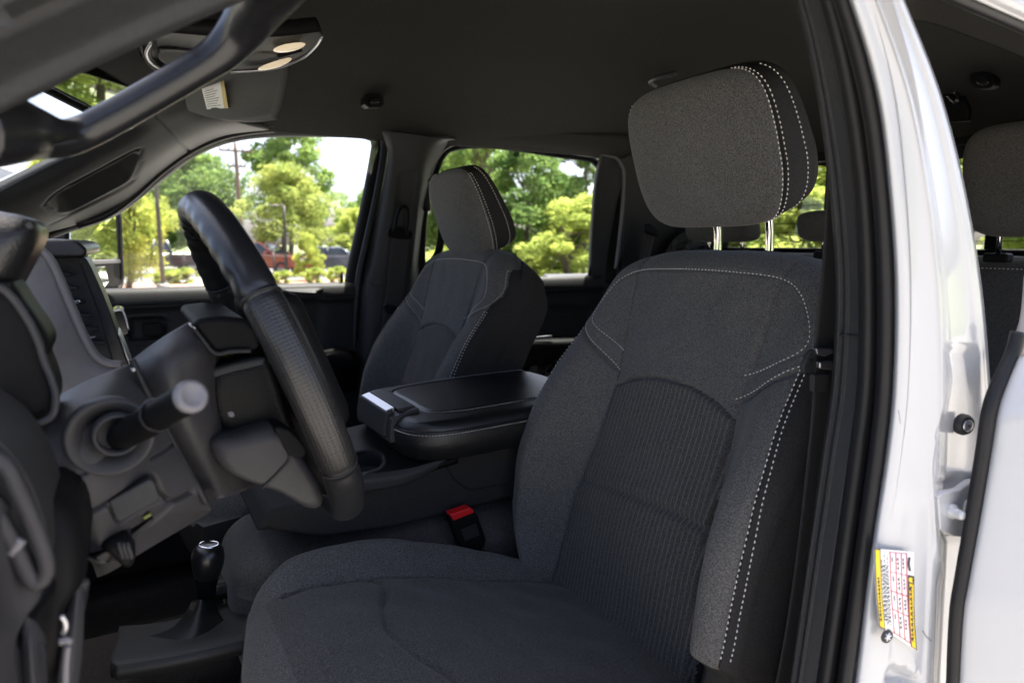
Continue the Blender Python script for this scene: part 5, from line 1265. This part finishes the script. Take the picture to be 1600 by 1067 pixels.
# ------------------------------------------------------------------ rear bench
rs = thing('bench_seat', (1.5, MIDY, .05), 'dark grey cloth rear bench seat with three headrests', 'car seat')
rb = []
for t_, d_ in ((-.02, .0), (.08, -.035), (.2, -.03), (.32, -.01), (.40, .0), (.425, .03), (.43, .07)):
    rb.append([(1.64 + t_ * .28 + d_ * 1.0, MIDY + a, .44 + t_) for a in (-.70, -.69, -.5, -.25, 0, .25, .5, .69, .70)])
surf2('backrest', W(rb), 'seatcloth', rs, (60, 90), .08, (.5, MIDY, .8))
rc = [[(x, MIDY + a, z) for a in (-.70, -.69, -.5, -.25, 0, .25, .5, .69, .70)] for x, z in ((1.66, .43), (1.5, .45), (1.3, .475), (1.2, .465), (1.16, .42), (1.16, .32))]
surf2('cushion', W(rc), 'seatcloth', rs, (50, 90), .08, (.8, MIDY, 3))
def rear_headrest(y, w, h, zc, xc=1.66):
    V = []; nu, nv = 48, 32
    sg_ = lambda x, e: math.copysign(abs(x) ** e, x)
    for i in range(nv):
        la = -PI / 2 + PI * i / (nv - 1)
        for j in range(nu):
            lo_ = 2 * PI * j / nu
            V.append((xc + .055 * sg_(math.cos(lo_), .55) * sg_(math.cos(la), .5) - .10 * h * sg_(math.sin(la), .5), y + w / 2 * sg_(math.sin(lo_), .45) * sg_(math.cos(la), .42), zc + h / 2 * sg_(math.sin(la), .5)))
    o = mesh('headrest', V, gridfaces(nv, nu, True), 'seatcloth', rs)
    for s_ in (-.07, .07):
        tube('headrest_post', [(xc + .02, y + s_, .86), (xc + .02, y + s_, zc)], .006, 'chrome', o, 10, 3)
        rbox('post_collar', (xc + .02, y + s_, .868), (.03, .05, .02), 'black', o, .005)
    return o
rear_headrest(.73, .27, .235, 1.030); rear_headrest(1.595, .26, .085, .945); rear_headrest(1.165, .25, .085, .945)
stitches('bench_stitching', [(1.752, MIDY + a, .842) for a in np.linspace(-.69, .69, 60)], rs, (-1, 0, 0), pitch=.009, r=.0011)
rbt = thing('seat_belt', tuple(PY(1012, 395, 1.8)), 'black rear seat belt at its guide on the far rear corner trim', 'seat belt', 'seat belts')
psurf('webbing', [[(1008, 362, 1.82), (1024, 366, 1.82)], [(1004, 385, 1.82), (1018, 390, 1.82)], [(996, 420, 1.82), (1012, 424, 1.82)]], 'web', rbt, (12, 5), .002)
slab('belt_guide', [(1008, 352), (1016, 349), (1031, 360), (1030, 370), (1018, 366), (1008, 362)], 1.81, .014, 'black', rbt, .003)

# fittings on the rear of the lining, right of the near pillar
th = thing('lining_hook', tuple(P(1485, 155, x=1.80)), 'black tether hook plate on the rear lining right of the white pillar', 'hook')
def rl(px, x, back=.012): 
    A = np.array([P(u, v, x=x) for u, v in px]); B = A + np.array([back, 0, 0]); return A, B
prism('hook_plate', *rl([(1460, 132), (1490, 128), (1502, 140), (1516, 172), (1514, 190), (1470, 192)], 1.79), 'black', th, .004)
tube('hook', [P(u, v, x=1.775) for u, v in [(1474, 152), (1482, 150), (1488, 156), (1496, 160), (1496, 146), (1488, 142)]], .006, 'gloss', th, 8, 20)
ll = thing('lining_lamp', tuple(P(1533, 125, x=1.70)), 'small round black lamp on the rear lining at the upper right', 'lamp')
prism('lamp_rim', *rl(catmull(np.array([(1514, 122), (1520, 113), (1540, 113), (1553, 122), (1550, 136), (1530, 139), (1518, 134)], float), 28, True), 1.70, .03), 'black', ll, .004)
prism('lamp_lens', *rl(catmull(np.array([(1524, 122), (1530, 118), (1542, 120), (1545, 128), (1540, 133), (1528, 132)], float), 24, True), 1.692), 'gloss', ll, .002)

# roof rail over the near rear door opening
psurf('roof_rail_trim', [[(1380, 40, .50), (1440, 34, .50), (1520, 60, .50), (1600, 92, .50), (1720, 150, .50)], [(1380, 0, .45), (1440, 2, .45), (1520, 30, .45), (1600, 62, .45), (1720, 116, .45)], [(1380, -30, .425), (1450, -20, .425), (1530, 14, .425), (1600, 46, .425), (1720, 98, .425)]], 'headliner', cab, (20, 40), .01)
tube('door_seal', [PY(u, v, .415) for u, v in [(1380, -58), (1440, -30), (1500, -2), (1560, 24), (1610, 46), (1720, 96)]], .0075, 'rubber', cab, 12, 30)
psurf('roof_side', [[(1380, -62, .405), (1500, -10, .405), (1600, 34, .405), (1720, 84, .405)], [(1380, -100, .40), (1500, -50, .395), (1600, 0, .395), (1720, 50, .395)], [(1380, -160, .41), (1500, -120, .41), (1600, -80, .41), (1720, -30, .41)]], 'white', cab, (20, 30), .01)

# ------------------------------------------------------------------ pillar hardware
gc = PY(1502, 662, .352); ga = PY(1498, 662, .335) - gc
lathe('grommet_pin', [(.0001, .0094), (.0012, .0096), (.0014, .0084)], gc, (-.25, -1, .0), 'dash', pil, 20)
lathe('grommet', [(.0105, 0), (.0105, .004), (.0090, .007), (.0070, .008), (.0062, .0068), (.0060, .0074), (.0030, .0078), (.0001, .0078)], gc, (-.25, -1, .0), 'trim', pil, 36)
lathe('grommet_insert', [(.0060, .0078), (.0052, .0088), (.0020, .0090), (.0001, .0082)], gc, (-.25, -1, .0), 'silver', pil, 28)
hg = slab('hinge_leaf', [(1466, 778), (1474, 770), (1500, 766), (1520, 752), (1560, 746), (1560, 838), (1520, 842), (1490, 838), (1470, 828)], .3385, .008, 'white', pil, .0015)
for u, v, r in ((1487, 798, .0056), (1512, 790, .0056)):
    lathe('hinge_bolt', [(r * 1.25, -.002), (r * 1.25, .003), (r * .85, .004), (r * .82, .011), (r * .6, .013), (.0001, .013)], PY(u, v, .3380), (-.25, -1, 0), 'white', hg, 6 if 0 else 20)
# labels on the pillar; (a, b): a across in pillar pixels at the label's top, b down
def sticker(name, quad, m, y, par, n=(8, 4)):
    (a, b, c, d) = quad
    return psurf(name, [[(*a, y), (*b, y)], [((a[0] + d[0]) / 2 - 1.5, (a[1] + d[1]) / 2, y), ((b[0] + c[0]) / 2 - 1.5, (b[1] + c[1]) / 2, y)], [(*d, y), (*c, y)]], m, par, n, .0004)
lb = sticker('warning_label', [(1366, 857), (1428, 862), (1434, 1018), (1374, 978)], 'paper', .3375, pil)
def lq(f0, g0, f1, g1):
    q = lambda f, g: (1366 + f * 62 + g * (8 - 2 * f), 857 + 5 * f + g * (121 + 35 * f))
    return [q(f0, g0), q(f1, g0), q(f1, g1), q(f0, g1)]
def lsub(nm, r, m, dy=.0006): return sticker(nm, lq(*r), m, .3375 - dy, lb, (6, 3))
lsub('label_border', (.015, .0, .165, 1.0), 'ink', .0006); lsub('yellow_band', (.035, .012, .145, .988), 'yellow', .0010)
lsub('label_border', (.84, .245, .99, .99), 'ink', .0006); lsub('yellow_band', (.865, .33, .965, .98), 'yellow', .0010); lsub('label_icon', (.875, .265, .955, .315), 'yellow', .0010)
for f in (.40, .545, .68, .815): lsub('label_rule', (f, .02, f + .016, .965), 'redink')
for g in (.02, .25, .47, .68, .955): lsub('label_rule', (.40, g, .83, g + .007), 'redink')
random.seed(3)
for f in (.075, .90):
    g = .36
    while g < .92:
        w_ = random.uniform(.02, .055); lsub('label_text', (f - .012, g, f + .026, g + w_), 'ink', .0014); g += w_ + .012
for f in (.19, .225, .26, .30, .335):
    g = random.uniform(.03, .2)
    while g < .88:
        w_ = random.uniform(.015, .05); lsub('label_text', (f, g, f + .010, min(g + w_, .92)), 'ink'); g += w_ + .013
for g in (.08, .30, .52, .73):
    for f, wd in ((.46, .05), (.60, .12), (.735, .10)):
        for k in range(3): lsub('label_text', (f, g + k * wd / 2.4, f + .022, g + k * wd / 2.4 + wd / 3.4), 'ink')
lsub('label_text', (.865, .06, .915, .20), 'ink')
# round mark below the label
rc_ = PY(1385, 993, .3378)
lathe('label_disc', [(.0001, .0016), (.0062, .0016), (.0064, 0)], rc_, (-.2, -1, .0), 'ink', pil, 24)
for k in range(3):
    a = k * PI / 3 + .2; dv = np.array([math.cos(a) * .9, -.2 * math.cos(a), math.sin(a)]) * .0038; c_ = rc_ + np.array([-.0004, -.0021, 0])
    tube('label_star', [c_ - dv, c_ + dv], .0006, 'paper', pil, 6)

# ------------------------------------------------------------------ near rear door, swung open
nd = thing('rear_door', tuple(PY(1560, 1060, .30)), 'white rear driver-side door with black edge seal, swung open at the lower right', 'truck door')
dl_ = [(1602, 470), (1598, 520), (1590, 556), (1572, 598), (1558, 640), (1548, 700), (1531, 800), (1513, 900), (1503, 960), (1497, 1067), (1494, 1180)]
psurf('door_skin', [[(u - 2, v, .335), (u, v, .322), (u + 6, v, .314), (u + 40, v, .300), (u + 110, v, .275), (u + 230, v, .235)] for u, v in dl_[2:]], 'white', nd, (90, 50), .012)
tube('edge_seal', [PY(u - w, v, .322) for (u, v), w in zip(dl_[1:], (6, 8, 10, 11, 10, 9, 8, 7, 6, 6))], .0062, 'rubber', nd, 14, 60, flat=(1, 1.5), up=(0, 1, 0))
psurf('inner_trim', [[(1602, 545, .40), (1620, 545, .38)], [(1570, 620, .40), (1600, 620, .37)], [(1552, 720, .40), (1590, 720, .36)], [(1515, 960, .39), (1560, 960, .35)], [(1505, 1180, .38), (1560, 1180, .34)]], 'black', nd, (40, 8), .05)
psurf('window_post', [[(1600, 430, .36), (1618, 430, .35)], [(1596, 480, .355), (1616, 480, .345)], [(1588, 530, .35), (1612, 530, .34)], [(1586, 556, .345), (1610, 556, .335)]], mat('taupe_trim', (.30, .27, .24), .4), nd, (20, 6), .012)
